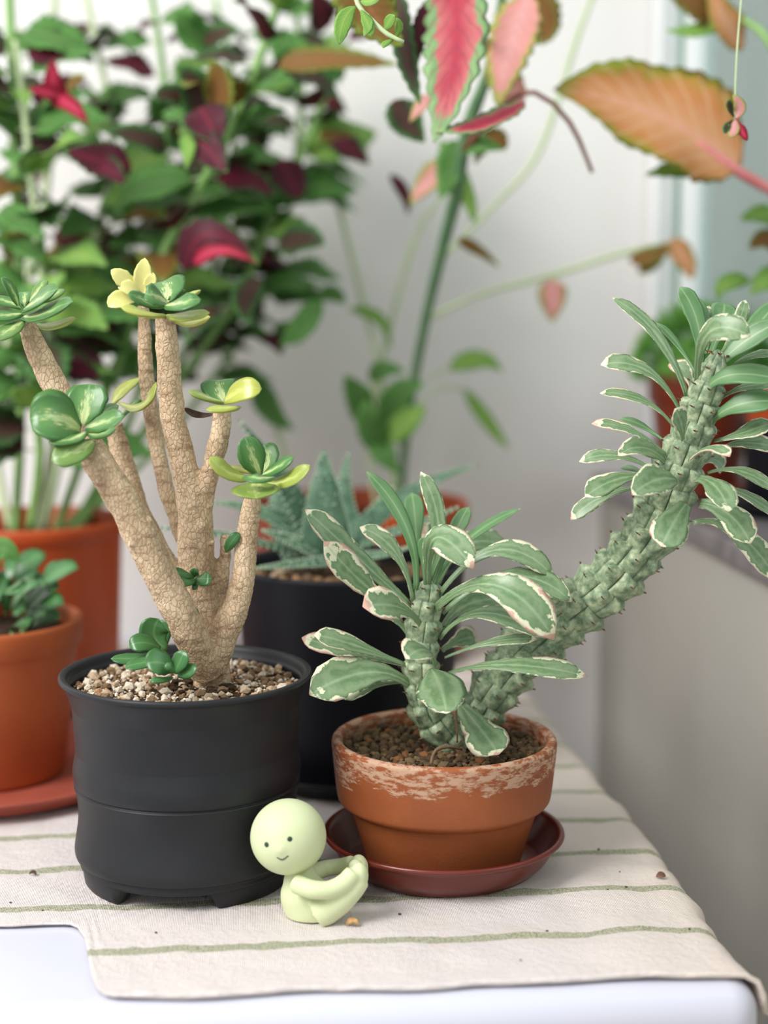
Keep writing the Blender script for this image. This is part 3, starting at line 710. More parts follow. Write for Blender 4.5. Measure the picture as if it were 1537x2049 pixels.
# crown of the leaning stem
Y2 = .700
def S2(b_, m_, t_, hw, dY=0, n=U, c=.05, mat=None, Y0=Y2, **kw): return S(b_, m_, t_, hw, dY, n, c, mat, Y0, **kw)
S2((1374, 794), (1318, 678), (1226, 596), 16, .01, (.3, -.8, .5), 0, shape='strap')
S2((1396, 754), (1358, 694), (1314, 646), 10, .02, (.3, -.8, .5), .1, EG)
S2((1364, 828), (1296, 745), (1202, 730), 22, 0, (.2, -.7, .7), .12)
S2((1348, 854), (1288, 803), (1200, 787), 14, .0, U, .15)
S2((1340, 892), (1290, 856), (1240, 838), 10, .015, U, .05, EG)
S2((1336, 914), (1266, 864), (1184, 848), 15, -.005, U, .3)
S2((1336, 930), (1288, 898), (1237, 912), 23, -.025, (0, -.8, .6), .1, shape='oval')
S2((1316, 948), (1240, 914), (1159, 924), 16, .01, U, .08)
S2((1322, 958), (1244, 958), (1171, 994), 22, -.015, (.1, -.75, .65), .08)
S2((1302, 976), (1216, 990), (1142, 1040), 16, .0, (.1, -.75, .65), .1)
S2((1302, 948), (1270, 940), (1245, 934), 10, .02, U, .05, EG)
S2((1354, 962), (1312, 962), (1265, 990), 32, -.03, (.1, -.85, .5), .08, shape='oval', Y0=.688)
S2((1374, 1008), (1352, 1040), (1324, 1094), 36, -.02, (-.15, -.95, .3), .06, Y0=.685, shape='strap', cup=-.1)
S2((1366, 880), (1362, 850), (1350, 818), 22, -.01, (.3, -.95, .3), .15, Y0=.685)
S2((1378, 922), (1420, 898), (1460, 914), 17, -.025, (0, -.7, .7), .45, Y0=.69)
S2((1396, 958), (1432, 976), (1458, 1024), 28, -.025, (.1, -.85, .5), .12, Y0=.69, shape='strap')
S2((1416, 947), (1480, 944), (1556, 984), 16, 0, U, .04)
S2((1402, 1008), (1458, 1030), (1502, 1088), 28, -.02, (-.1, -.85, .5), .14, Y0=.70, shape='strap')
S2((1386, 1046), (1470, 1064), (1556, 1162), 26, 0, (-.1, -.85, .5), .22)
S2((1398, 966), (1482, 988), (1556, 1036), 16, .01, U, .08)
S2((1429, 883), (1480, 870), (1548, 846), 20, -.01, U, .1)
S2((1438, 900), (1490, 888), (1556, 898), 20, 0, U, .08)
S2((1409, 866), (1464, 816), (1562, 804), 24, -.02, (-.1, -.85, .5), .0, EG)
S2((1402, 820), (1446, 756), (1566, 762), 23, -.025, (-.1, -.8, .5), .0, EG)
S2((1396, 774), (1418, 668), (1502, 674), 28, -.035, (-.2, -.9, .4), .06, mY=.678)
S2((1429, 760), (1466, 704), (1560, 644), 23, -.01, (-.3, -.8, .5), .0, EG)
S2((1399, 738), (1396, 652), (1361, 574), 20, .01, (.2, -1, .2), .0, EG, shape='strap')
S2((1412, 708), (1412, 650), (1391, 594), 11, .02, C_, .05, EG, shape='strap')
S2((1422, 708), (1418, 655), (1419, 612), 12, .03, C_, .3)
S2((1424, 705), (1442, 652), (1450, 606), 26, .03, C_, .05, EG)
S2((1432, 722), (1470, 662), (1492, 600), 13, .03, C_, .2)
S2((1442, 728), (1490, 682), (1560, 600), 22, .02, (-.3, -.8, .5), 0, EG)
S2((1452, 744), (1496, 716), (1556, 708), 10, .0, U, .1)
S2((1440, 800), (1490, 776), (1556, 772), 16, -.01, U, .05)
S2((1440, 830), (1496, 800), (1556, 810), 20, .02, U, .3, Y0=.71)
S2((1386, 788), (1374, 752), (1348, 722), 20, .03, C_, .4, Y0=.715)
S2((1400, 932), (1426, 920), (1448, 938), 20, .02, C_, .35, Y0=.715)
sx1 = P(905, 1490, .714); sx2 = P(940, 1480, .722)
fill_grit(eu, QX, QY, SQ+.001, .0468, 295, 900, (.0016, .0036), claygrit, (3, 4, 3, .8), [(sx1.x, sx1.y, .009), (sx2.x, sx2.y, .010)], mats=[M['clay%d' % i] for i in range(4)])
V, F = tube([P(862, 1530, .678), P(872, 1502, .685), P(900, 1494, .688), P(925, 1500, .69)], [.0008, .0009, .0008, .0005], .002, 6)
build('dry_root', V, F, M['root'], eu)
V, F = tube([P(912, 1400, .69), P(914, 1440, .682), P(915, 1485, .684)], [.0005, .0006, .0005], .002, 6)
build('dry_root', V, F, M['root'], eu)

# ------------------------------------------------------------------ small seated figurine (plain toy)
fy = .652
fig = thing('seated_figurine', (P(630, 1850, fy).x, fy, ZC), 'small pale green vinyl figurine sitting with arms stretched to its raised feet', 'figurine')
parts = [pxtube([(600, 1728, 22, fy), (601, 1752, 33, fy), (608, 1785, 49, fy), (620, 1815, 52, fy), (634, 1835, 50, fy)], .003, 24),
         pxtube([(640, 1826, 34, .643), (676, 1804, 29, .641), (706, 1778, 24, .641), (722, 1758, 20, .642)], .003, 20),
         pxtube([(642, 1822, 34, .662), (676, 1796, 28, .664), (706, 1768, 22, .666), (722, 1748, 20, .666)], .003, 20),
         pxtube([(592, 1768, 20, .641), (625, 1780, 19, .636), (660, 1780, 18, .636), (690, 1766, 19, .638), (708, 1746, 18, .640)], .003, 20),
         pxtube([(618, 1750, 18, .664), (650, 1738, 17, .672), (682, 1733, 16, .672), (706, 1726, 15, .668)], .003, 20),
         ball(P(719, 1752, .642), 23*PM(1750, .642), (.85, 1, 1.2)), ball(P(718, 1738, .664), 24*PM(1750, .664), (.85, 1, 1.25)),
         ball(P(700, 1752, .640), 18*PM(1750, .64), (1, 1, .9)), ball(P(712, 1734, .654), 16*PM(1750, .654))]
V, F, NN = voxel(join(*parts), .0007, 5)
V = [Vector((v.x, v.y, max(v.z, ZC-.0004))) for v in V]
build('body', V, F, M['vinyl'], fig)
hc = P(577, 1674, fy-.002); hr = 76*PM(1674, fy-.002)
V, F = ball((0, 0, 0), hr, (1, 1, .99), 5)
nd = (P(562, 1702, .6)-hc).normalized()
def on_head(x, y, lift=0):
    d = (P(x, y, .5)-CAM).normalized(); oc = CAM-hc; b_ = d.dot(oc); c = oc.dot(oc)-hr*hr
    return CAM+d*(-b_-sqrt(b_*b_-c)-lift)
nose = (on_head(560, 1701)-hc).normalized()
V = [v+hc+v.normalized()*.0009*exp(-((v.normalized()-nose).length/.13)**2) for v in V]
head = build('head', V, F, M['vinyl'], fig, origin=hc)
for x, y in ((534, 1690), (580, 1679)):
    q = on_head(x, y, -.0003); nrm = (q-hc).normalized()
    v, f = ball((0, 0, 0), .0015, (.85, .85, .35), 3); R = nrm.to_track_quat('Z', 'Y').to_matrix()
    build('eye', [R @ a+q for a in v], f, M['dark'], head)
V, F = tube([on_head(554, 1715, -.0001), on_head(565, 1720, -.0001), on_head(577, 1712, -.0001)], [.0003, .0004, .0003], .0006, 8)
build('mouth', V, F, M['dark'], head)

# ------------------------------------------------------------------ generic pots
def simplepot(root, cx, cy, z0, z1, rt, rb, band, mat, th=.003, lip=.0025):
    pr = [(rb*.6, z0), (rb, z0), (rb+.001, z0+.002)]
    if band: pr += [(rt-lip-.001, z1-band-.002), (rt-lip, z1-band), (rt-.0005, z1-band+.0015)]
    pr += [(rt, z1-.003), (rt, z1-.0008), (rt-.001, z1), (rt-th, z1-.0006), (rt-th-.001, z1-.004), (rt-th-.004, z1-.03), (rb*.8, z0+.006)]
    return build('pot', *shift(lathe(pr, 96), (cx, cy, 0)), mat, root, origin=(cx, cy, z0))
def saucer(name, cx, cy, z0, r, h, mat, label):
    pr = [(r*.5, z0), (r*.84, z0), (r*.94, z0+h*.6), (r*.985, z0+h*.85), (r, z0+h), (r*.985, z0+h+.001), (r*.95, z0+h*.9), (r*.83, z0+.003), (r*.5, z0+.0028)]
    return tag(build(name, *shift(lathe(smooth_prof(pr, 3), 96), (cx, cy, 0)), mat, origin=(cx, cy, z0)), label, 'saucer')

# aloe-like plant in the large black pot
AX, AY = P(700, 1180, .865).x, .868
saucer('plant_saucer', AX, AY, ZC, .072, .010, M['black2'], 'black saucer under the large black pot of warty spiky leaves')
al = thing('potted_warty_succulent', (AX, AY, ZC+.003), 'warty dark green pointed-leaf succulent in a large plain black pot', 'potted plant')
AZ = .124
simplepot(al, AX, AY, ZC+.0035, AZ, .0655, .0545, 0, M['black2'])
soil_disc(al, AX, AY, AZ-.010, .0590)
def aloe_leaf(b_, m_, t_, hw, Ys, seed):
    B, Mi, T = P(*b_, Ys[0]), P(*m_, Ys[1]), P(*t_, Ys[2]); h0 = hw*PM(m_[1], Ys[1])
    C = 2*Mi-.5*(B+T); V, F = [], []; K = 12; NS = 22; fr = []
    for i in range(NS+1):
        t = i/NS; p = B*(1-t)**2+C*2*t*(1-t)+T*t*t; d = ((C-B)*(1-t)+(T-C)*t).normalized()
        sd = d.cross(Vector((0, -.5, .85))).normalized(); nn = sd.cross(d); h = h0*pf('spike', t); fr.append((p, sd, nn, h))
        for k in range(K):
            a = 2*pi*k/K; V.append(p+sd*h*cos(a)+nn*h*.42*(sin(a) if sin(a) < 0 else .35*sin(a)))
    for i in range(NS):
        for k in range(K): a = i*K+k; b2 = i*K+(k+1) % K; F.append((a, b2, b2+K, a+K))
    F.append(tuple(range(K-1, -1, -1))); F.append(tuple(range(NS*K, NS*K+K)))
    nf = len(F); rnd = random.Random(seed)
    for i in range(1, NS):
        p, sd, nn, h = fr[i]
        for s in [-1, 1]+[rnd.uniform(-.8, .8) for _ in range(3)]:
            sg = rnd.choice((-1, 1)); hh = sqrt(max(0, 1-s*s))*.42*h*(1 if sg < 0 else .35)
            v, f = ball(p+sd*s*h+nn*sg*hh, .0009 if abs(s) == 1 else .0007, (1, 1, 1), 1); V, F = join((V, F), (v, f))
    o = build('leaf', V, F, [M['aloe'], M['aloew']], al, origin=B)
    for q in o.data.polygons[nf:]: q.material_index = 1
for i, a in enumerate([((640, 1090), (560, 950), (476, 838), 30, (.865, .86, .85)), ((655, 1115), (650, 1010), (648, 898), 52, (.85, .85, .86)), ((610, 1110), (570, 1030), (560, 930), 44, (.87, .88, .89)),
        ((640, 1095), (540, 1030), (418, 1004), 32, (.86, .86, .85)), ((690, 1120), (600, 1128), (505, 1138), 18, (.84, .82, .81)), ((660, 1105), (800, 1060), (925, 1012), 20, (.86, .85, .84)),
        ((700, 1085), (820, 985), (960, 930), 26, (.88, .91, .93)), ((600, 1108), (450, 1070), (306, 1056), 15, (.86, .83, .81)), ((720, 1100), (690, 1010), (700, 900), 28, (.88, .9, .91)), ((680, 1110), (760, 1110), (830, 1090), 16, (.84, .83, .82)), ((640, 1108), (590, 1085), (520, 1060), 30, (.85, .84, .83)), ((700, 1110), (740, 1040), (790, 970), 26, (.89, .9, .91))]):
    aloe_leaf(*a, i)
for i in range(60):
    a = random.uniform(0, 6.28); r = .056*sqrt(random.random()); s = random.uniform(.003, .0052)
    o = bpy.data.objects.new('pebble', palegrit[random.choice((1, 2, 3))*4+i % 4]); COL.objects.link(o); place(o, (AX+r*cos(a), AY+r*sin(a), AZ-.009+s*.5), al); o.scale = (s, s, s); o.rotation_euler = (0, 0, a*3)

# orange pots on the left
BX, BY = P(-32, 1240, .85).x, .85
saucer('plant_saucer', BX+.004, BY, ZC, .088, .010, M['saucer2'], 'wide dusty terracotta saucer at the left edge under the front orange pot')
bp = thing('potted_leafy_succulent', (BX, BY, ZC+.003), 'small orange pot of fleshy green leaves on the wide saucer at the left edge', 'potted plant')
simplepot(bp, BX, BY, ZC+.0035, .0955, .0545, .042, .016, M['terra2'])
soil_disc(bp, BX, BY, .086, .049)
CX, CY = P(62, 1040, 1.03).x, 1.03
saucer('plant_saucer', CX, CY, ZC, .072, .009, M['saucer2'], 'terracotta saucer behind the black bamboo-shaped pot, under the tall orange pot')
cp = thing('potted_painted_nettle', (CX, CY, ZC+.003), 'tall coleus with maroon and green scalloped leaves in the larger orange pot at left', 'potted plant')
simplepot(cp, CX, CY, ZC+.0035, .127, .064, .055, .011, M['orange'])
soil_disc(cp, CX, CY, .112, .058)
DX, DY = P(712, 1010, 1.165).x, 1.165
saucer('plant_saucer', DX, DY, ZC, .087, .011, M['terra2'], 'orange saucer edge behind the large black pot, right of it')
dp = thing('potted_pink_nettle', (DX, DY, ZC+.003), 'coleus with pink and lime leaves in the orange pot behind the large black pot', 'potted plant')
simplepot(dp, DX, DY, ZC+.0035, .121, .086, .066, .016, M['orange'])
soil_disc(dp, DX, DY, .105, .08)

def coleus_unit(kind, seed):
    V, F, UV = leafgeo(Vector((0, 0, 0)), Vector((0, .5, .08)), Vector((0, 1, -.12+.1*seed)), .36, (0, 0, 1), 'coleus', cup=.2, th=.006, NS=36, K=6, serr=.2, wave=.12, seed=seed*2, nser=9)
    return mesh_from('leaf', V, F, CO[kind], UV)
CU = {k: [coleus_unit(k, s) for s in (0, 1)] for k in CO}
def cleaf(root, kind, base, d, n, length, wid=1.0):
    d = d.normalized(); n = Vector(n); n = (n-d*n.dot(d)).normalized(); x = d.cross(n)
    o = bpy.data.objects.new('leaf', random.choice(CU[kind])); COL.objects.link(o)
    place(o, base, root)
    o.rotation_euler = Matrix((x, d, n)).transposed().to_euler(); o.scale = (length*wid, length, length); o.color = (0, 0, 0, 1)
    return o
def keyleaf(root, kind, b_, m_, t_, hw, Ys, n=C_, **kw):
    kw.setdefault('cup', .2); kw.setdefault('serr', .18); kw.setdefault('wave', .10); kw.setdefault('NS', 40); kw.setdefault('K', 8); kw.setdefault('th', .0004)
    return leafpx(root, CO[kind], b_, m_, t_, hw, Ys, n, 'coleus', **kw)
def stem(root, spec, mat, name='stem'):
    V, F = pxtube(spec, .012, 10); return build(name, V, F, mat, root)
def along(spec, t):
    pts = [P(x, y, Y) for x, y, r, Y in spec]; k = t*(len(pts)-1); i = min(int(k), len(pts)-2); return pts[i].lerp(pts[i+1], k-i), (pts[i+1]-pts[i]).normalized()
# left coleus
LS = [
 [(30, 1070, 9, 1.03), (42, 800, 10, 1.04), (34, 400, 11, 1.05), (18, -40, 9, 1.06)],
 [(70, 1075, 8, 1.02), (110, 820, 9, 1.02), (75, 480, 8, 1.03), (50, 240, 7, 1.04), (30, 80, 5, 1.04)],
 [(110, 1070, 9, 1.04), (215, 780, 9, 1.06), (320, 520, 9, 1.06), (425, 330, 9, 1.04), (500, 170, 9, 1.03), (572, -40, 8, 1.03)],
 [(140, 1065, 8, 1.05), (260, 840, 8, 1.08), (305, 600, 8, 1.10), (325, 380, 8, 1.12), (330, 180, 7, 1.12), (300, -30, 6, 1.12)],
 [(90, 1060, 8, 1.05), (150, 760, 8, 1.10), (190, 500, 8, 1.12), (225, 280, 7, 1.13), (170, -20, 6, 1.14)],
 [(150, 1060, 8, 1.04), (330, 800, 8, 1.12), (470, 600, 8, 1.15), (560, 400, 8, 1.15), (650, 190, 7, 1.15), (700, -40, 6, 1.15)],
 [(60, 1060, 9, 1.0), (80, 900, 9, .99), (60, 700, 8, .98), (120, 560, 7, .98)],
 [(20, 1060, 8, 1.06), (-10, 800, 8, 1.1), (90, 400, 8, 1.16), (110, -20, 7, 1.17)],
 [(150, 1060, 7, 1.07), (380, 820, 7, 1.16), (540, 560, 7, 1.18), (600, 250, 7, 1.19), (590, -40, 6, 1.19)],
 [(130, 1060, 8, 1.06), (300, 850, 8, 1.12), (400, 620, 8, 1.17), (450, 420, 7, 1.18), (470, 200, 6, 1.18), (430, 0, 5, 1.18)],
]
for i, sp in enumerate(LS): stem(cp, sp, M['stem_green'] if i % 3 != 1 else M['stem_pale'])
rg = random.Random(11)
for i, sp in enumerate(LS):
    nn = 13 if len(sp) > 4 else 9
    for j in range(nn):
        t = .30+.68*(j+rg.random()*.4)/nn
        base, td = along(sp, min(t, .99))
        a0 = rg.uniform(0, pi)
        for s in (0, pi):
            a = a0+s; d = Vector((cos(a), sin(a)*.6, rg.uniform(-.35, .35)))
            Ln = rg.uniform(.034, .064)*(1 if t < .8 else .8)
            if base.y+d.y*Ln > 1.22: d.y = -abs(d.y)*.5
            kind = rg.choices(['green', 'darkgreen', 'maroon', 'lime', 'red', 'olive'], [6, 4, 2.2, 2.6, .3, .8])[0]
            pet = base+d*Ln*.18
            cleaf(cp, kind, pet, d, (rg.uniform(-.4, .4), -.6+rg.uniform(-.3, .3), .75), Ln, rg.uniform(.85, 1.15))
            V, F = tube([base, pet], [.0008, .0007], .01, 6); build('leaf_stalk', V, F, M['stem_pale'], cp)
kl = [
 ('red', (120, 205), (108, 165), (108, 118), 26, .98), ('red', (108, 195), (140, 212), (178, 248), 24, .97), ('red', (125, 195), (90, 185), (55, 180), 20, .97), ('olive', (130, 190), (150, 165), (172, 150), 18, .99),
 ('maroon', (262, 330), (195, 320), (125, 300), 48, .97), ('maroon', (185, 330), (215, 340), (252, 372), 36, .965), ('darkgreen', (330, 300), (280, 275), (205, 262), 34, .99),
 ('darkgreen', (410, 250), (392, 180), (350, 130), 50, 1.0), ('olive', (425, 235), (440, 180), (420, 118), 44, .98), ('darkgreen', (400, 220), (340, 190), (312, 205), 30, 1.0),
 ('maroon', (400, 215), (420, 250), (440, 290), 52, .95), ('maroon', (395, 270), (425, 310), (455, 345), 38, .94), ('lime', (372, 270), (376, 300), (372, 338), 18, .94),
 ('maroon', (372, 540), (420, 468), (520, 530), 42, .96), ('red', (390, 530), (440, 502), (516, 528), 20, .95), ('darkgreen', (520, 560), (490, 600), (500, 650), 34, 1.0),
 ('maroon', (560, 320), (585, 370), (600, 400), 44, 1.08), ('darkgreen', (560, 490), (610, 480), (650, 490), 40, 1.05), ('maroon', (670, 280), (700, 300), (740, 330), 34, 1.1), ('maroon', (150, 700), (180, 730), (205, 760), 36, 1.0),
 ('green', (560, 60), (590, 120), (640, 170), 46, 1.1), ('green', (690, 150), (640, 120), (590, 110), 40, 1.08), ('olive', (560, 130), (660, 120), (800, 130), 34, 1.0), ('maroon', (650, 60), (640, 20), (625, -20), 40, 1.12),
 ('green', (420, 90), (380, 60), (350, 20), 46, 1.05), ('darkgreen', (400, 90), (440, 70), (480, 60), 34, 1.05), ('green', (0, 420), (40, 440), (90, 480), 34, 1.0), ('green', (640, 600), (600, 660), (560, 690), 30, 1.1),
 ('darkgreen', (440, 620), (400, 640), (370, 690), 30, 1.0), ('green', (30, 590), (60, 620), (20, 700), 46, .98), ('lime', (270, 420), (240, 400), (200, 410), 34, 1.05)]
for k, b_, m_, t_, hw, Y in kl: keyleaf(cp, k, b_, m_, t_, hw, (Y+.01, Y, Y-.005), (rg.uniform(-.3, .3), -.9, .45))
# pot B fleshy leaves
for i in range(46):
    a = rg.uniform(0, 6.28); r = .036*sqrt(rg.random()); b0 = Vector((BX+r*cos(a), BY+r*sin(a), .090+rg.uniform(0, .024)))
    d = Vector((cos(a)*.8, sin(a)*.8, rg.uniform(.1, .9))).normalized(); Ln = rg.uniform(.016, .026)
    V, F, UV = leafgeo(b0, b0+d*Ln*.5+Vector((0, 0, .003)), b0+d*Ln, Ln*.34, (0, -.5, .8), 'oval', .2, .0008, 10, 6)
    o = build('leaf', V, F, FP, bp, UV, origin=b0); o.color = (0, 0, 0, 1)
    if i % 3 == 0:
        V, F = tube([Vector((b0.x*.999, b0.y, .086)), b0], [.0012, .001], .01, 6); build('stem', V, F, M['stem_green'], bp)
keyleaf(bp, 'green', (-30, 1150), (0, 1100), (42, 1128), 30, (.86, .85, .85), serr=0)

# middle coleus (pot D)
DS = [
 ([(800, 1040, 8, 1.165), (815, 850, 9, 1.16), (850, 650, 10, 1.12), (890, 480, 12, 1.07), (915, 380, 14, 1.03), (935, 260, 14, 1.0), (985, 120, 11, .97), (1010, -40, 9, .95)], 'stem_teal'),
 ([(790, 1040, 5, 1.17), (770, 800, 5, 1.18), (720, 580, 6, 1.19), (680, 420, 6, 1.19), (650, 300, 5, 1.19)], 'stem_pale'),
 ([(760, 1040, 5, 1.17), (740, 900, 5, 1.2), (770, 700, 5, 1.2), (830, 480, 5, 1.2), (880, 400, 4, 1.2)], 'stem_pale'),
 ([(850, 640, 5, 1.13), (960, 590, 5, 1.14), (1100, 552, 6, 1.15), (1250, 505, 6, 1.15), (1330, 490, 4, 1.15)], 'stem_pale'),
 ([(880, 520, 5, 1.10), (980, 420, 5, 1.12), (1080, 300, 6, 1.13), (1160, 60, 6, 1.13), (1200, -40, 5, 1.13)], 'stem_pale'),
 ([(600, 1040, 6, 1.17), (560, 880, 6, 1.17), (520, 790, 7, 1.17), (440, 700, 6, 1.18)], 'stem_pale'),
 ([(930, 300, 8, 1.0), (1000, 215, 6, .96), (1070, 185, 5, .93), (1140, 245, 5, .93), (1185, 345, 4, .93)], 'stem_brown'),
]
for sp, m_ in DS: stem(dp, sp, M[m_])
kd = [
 ('pink', (905, -60), (912, 110), (868, 286), 74, (.86, .84, .83), (-.35, -1, .1)), ('pink', (1050, 205), (960, 250), (868, 262), 26, (.86, .835, .83), (0, -.75, .6)),
 ('palepink', (1060, -10), (1020, 100), (995, 215), 54, (.95, .94, .93), C_), ('red', (1060, 75), (1000, 90), (955, 115), 22, (.96, .95, .94), C_), ('palepink', (1050, 200), (1000, 150), (990, 105), 40, (.97, .96, .96), C_), ('olive', (1050, -30), (1090, 40), (1080, 90), 40, (1.0, 1.0, 1.0), C_),
 ('olive', (700, -70), (742, 20), (806, 92), 66, (.84, .84, .84), (-.2, -1, .2)), ('darkgreen', (790, -30), (812, 100), (842, 210), 30, (.87, .865, .86), (-.5, -1, .1)),
 ('maroon', (860, 0), (835, 80), (825, 150), 22, (.88, .875, .87), (.4, -1, .1)), ('darkgreen', (790, 200), (815, 245), (850, 285), 40, (.95, .95, .95), C_), ('palepink', (860, 190), (840, 215), (820, 245), 16, (.93, .92, .92), C_),
 ('green', (910, 280), (900, 340), (880, 400), 34, (1.02, 1.02, 1.02), C_), ('palepink', (900, 330), (860, 360), (820, 410), 30, (1.04, 1.05, 1.05), C_), ('green', (930, 300), (960, 290), (1010, 300), 24, (1.0, .99, .99), C_), ('olive', (1010, 300), (980, 280), (950, 330), 26, (1.0, 1.0, 1.0), C_),
 ('lime', (880, 280), (930, 380), (950, 450), 20, (1.06, 1.06, 1.06), C_), ('maroon', (780, 350), (810, 390), (815, 430), 14, (1.1, 1.1, 1.1), C_), ('olive', (915, 480), (955, 500), (1000, 535), 14, (1.08, 1.08, 1.08), C_),
 ('palepink', (1105, 560), (1105, 600), (1105, 645), 32, (1.14, 1.14, 1.14), C_), ('olive', (1260, 520), (1310, 510), (1350, 480), 22, (1.14, 1.14, 1.14), C_), ('orange', (1340, 480), (1370, 520), (1385, 560), 26, (1.14, 1.14, 1.14), C_), ('olive', (1330, 490), (1300, 530), (1275, 545), 18, (1.14, 1.14, 1.14), C_),
 ('green', (760, 860), (720, 800), (690, 750), 36, (1.16, 1.15, 1.15), C_), ('green', (770, 860), (800, 790), (850, 770), 34, (1.15, 1.14, 1.14), C_), ('lime', (770, 880), (820, 840), (850, 810), 30, (1.14, 1.13, 1.13), C_), ('green', (770, 900), (740, 850), (735, 800), 34, (1.14, 1.13, 1.13), C_), ('green', (765, 890), (770, 910), (800, 950), 28, (1.13, 1.12, 1.12), C_),
 ('green', (740, 760), (770, 740), (810, 745), 22, (1.15, 1.14, 1.14), C_), ('lime', (900, 740), (960, 720), (1005, 745), 22, (1.18, 1.18, 1.18), C_), ('lime', (930, 780), (980, 850), (1020, 900), 16, (1.2, 1.2, 1.2), C_), ('green', (520, 760), (540, 820), (590, 860), 28, (1.17, 1.16, 1.16), C_), ('green', (640, 590), (670, 590), (690, 610), 20, (1.16, 1.16, 1.16), C_),
 ('green', (550, 650), (590, 670), (620, 660), 26, (1.16, 1.16, 1.16), C_), ('lime', (700, 620), (760, 640), (780, 700), 14, (1.18, 1.18, 1.18), C_), ('darkgreen', (480, 560), (510, 600), (520, 660), 20, (1.16, 1.16, 1.16), C_)]
for k, b_, m_, t_, hw, Ys, n in kd: keyleaf(dp, k, b_, m_, t_, hw, Ys, n)
# link leaves to the plant by stalks where they would otherwise hang free
for a in ([(1105, 560, 3, 1.14), (1110, 555, 3, 1.15)], [(800, 1030, 4, 1.165), (790, 950, 4, 1.15), (765, 860, 5, 1.15), (745, 760, 4, 1.15)], [(850, 760, 3, 1.14), (900, 735, 3, 1.18)], [(810, 850, 3, 1.16), (870, 780, 3, 1.19), (930, 780, 3, 1.2)], [(985, 120, 5, .97), (950, 20, 5, .9), (905, -55, 5, .86)], [(905, -55, 5, .86), (850, -62, 4, .85), (815, -50, 4, .84)]):
    stem(dp, a, M['stem_pale'], 'leaf_stalk')

# ------------------------------------------------------------------ pots on the window sill
def sill_at(x, Y): p = P(x, 900, Y); return p.x
EX, EY = sill_at(1385, 1.165)+.0, 1.165
saucer('plant_saucer', EX+.006, EY, SZ+.001, .043, .008, M['brownred'], 'brown-red saucer on the sill under the pot of fine green foliage')
ep = thing('potted_feathery_plant', (EX+.006, EY, SZ+.004), 'fluffy bright green plant in a brown-red pot on the window sill', 'potted plant')
simplepot(ep, EX+.006, EY, SZ+.004, .218, .0405, .027, .022, M['brownred'])
soil_disc(ep, EX+.006, EY, .206, .036)
V, F, UVs = [], [], []
for i in range(900):
    a = rg.uniform(0, 6.28); ph = rg.uniform(0, 1)**.6*pi/2*1.1; R = .044
    b0 = Vector((EX+.006+R*sin(ph)*cos(a), EY+R*sin(ph)*sin(a), .214+.040*cos(ph)+rg.uniform(0, .008)))
    d = Vector((cos(a)*sin(ph), sin(a)*sin(ph), .5+cos(ph))).normalized(); Ln = rg.uniform(.010, .016)
    v, f, u_ = leafgeo(b0, b0+d*Ln*.5+Vector((rg.uniform(-.002, .002), 0, .002)), b0+d*Ln, .0016, (0, -.5, .8), 'oval', .1, .0004, 3, 2)
    o_ = len(V); V += v; UVs += u_; F += [tuple(k+o_ for k in q) for q in f]
v, f = ball((EX+.006, EY, .216), .035, (1, 1, .9), 3); o_ = len(V); V += v; UVs += [(.5, .2)]*len(v); F += [tuple(k+o_ for k in q) for q in f]
o = build('foliage', V, F, M['bright'], ep, UVs); o['kind'] = 'stuff'; o.color = (.0, .25, 0, 1)
GX, GY = sill_at(1572, 1.08)+.0, 1.075
saucer('plant_saucer', GX, GY-.012, SZ+.001, .048, .009, M['black2'], 'black saucer at the right edge of the sill')
gp = thing('potted_orange_leaf_nettle', (GX, GY, SZ+.004), 'coleus with one huge orange leaf in a black pot on the sill', 'potted plant')
simplepot(gp, GX, GY-.012, SZ+.004, .188, .036, .029, .008, M['black2'])
soil_disc(gp, GX, GY-.012, .178, .032)
build('inner_pot', *shift(lathe([(.026, .15), (.0305, .185), (.0325, .205), (.0335, .2055), (.0335, .212), (.0318, .212), (.030, .195), (.024, .16)], 64), (GX, GY-.012, 0)), M['orange'], gp)
stem(gp, [(1585, 860, 9, 1.06), (1590, 600, 9, 1.03), (1600, 460, 9, 1.0), (1570, 400, 10, .99), (1480, 345, 11, .98), (1390, 285, 8, .975)], M['stem_pink'], 'leaf_stalk')
stem(gp, [(1600, 460, 8, 1.0), (1590, 200, 8, 1.0), (1520, 60, 8, 1.02), (1440, 20, 6, 1.03)], M['stem_green'])
keyleaf(gp, 'orange', (1480, 335), (1300, 225), (1108, 180), 128, (.98, .97, .96), (.15, -.9, .45), wave=.14, serr=.09, nser=13)
keyleaf(gp, 'lime', (1440, 300), (1380, 330), (1290, 350), 34, (.99, .985, .98), (.15, -.9, .45))
for k, b_, m_, t_, hw in (('olive', (1450, 60), (1380, 0), (1320, -30), 40), ('orange', (1490, 90), (1450, 40), (1420, -30), 40), ('lime', (1450, 30), (1400, 60), (1330, 60), 20), ('lime', (1560, 440), (1520, 430), (1480, 440), 24), ('olive', (1570, 500), (1530, 480), (1500, 500), 26), ('lime', (1560, 560), (1535, 560), (1500, 590), 30), ('lime', (1500, 560), (1450, 570), (1440, 600), 20)):
    keyleaf(gp, k, b_, m_, t_, hw, (1.03, 1.02, 1.02))
stem(gp, [(1598, 640, 5, 1.03), (1560, 560, 4, 1.03), (1500, 560, 3, 1.03)], M['stem_green'], 'leaf_stalk')

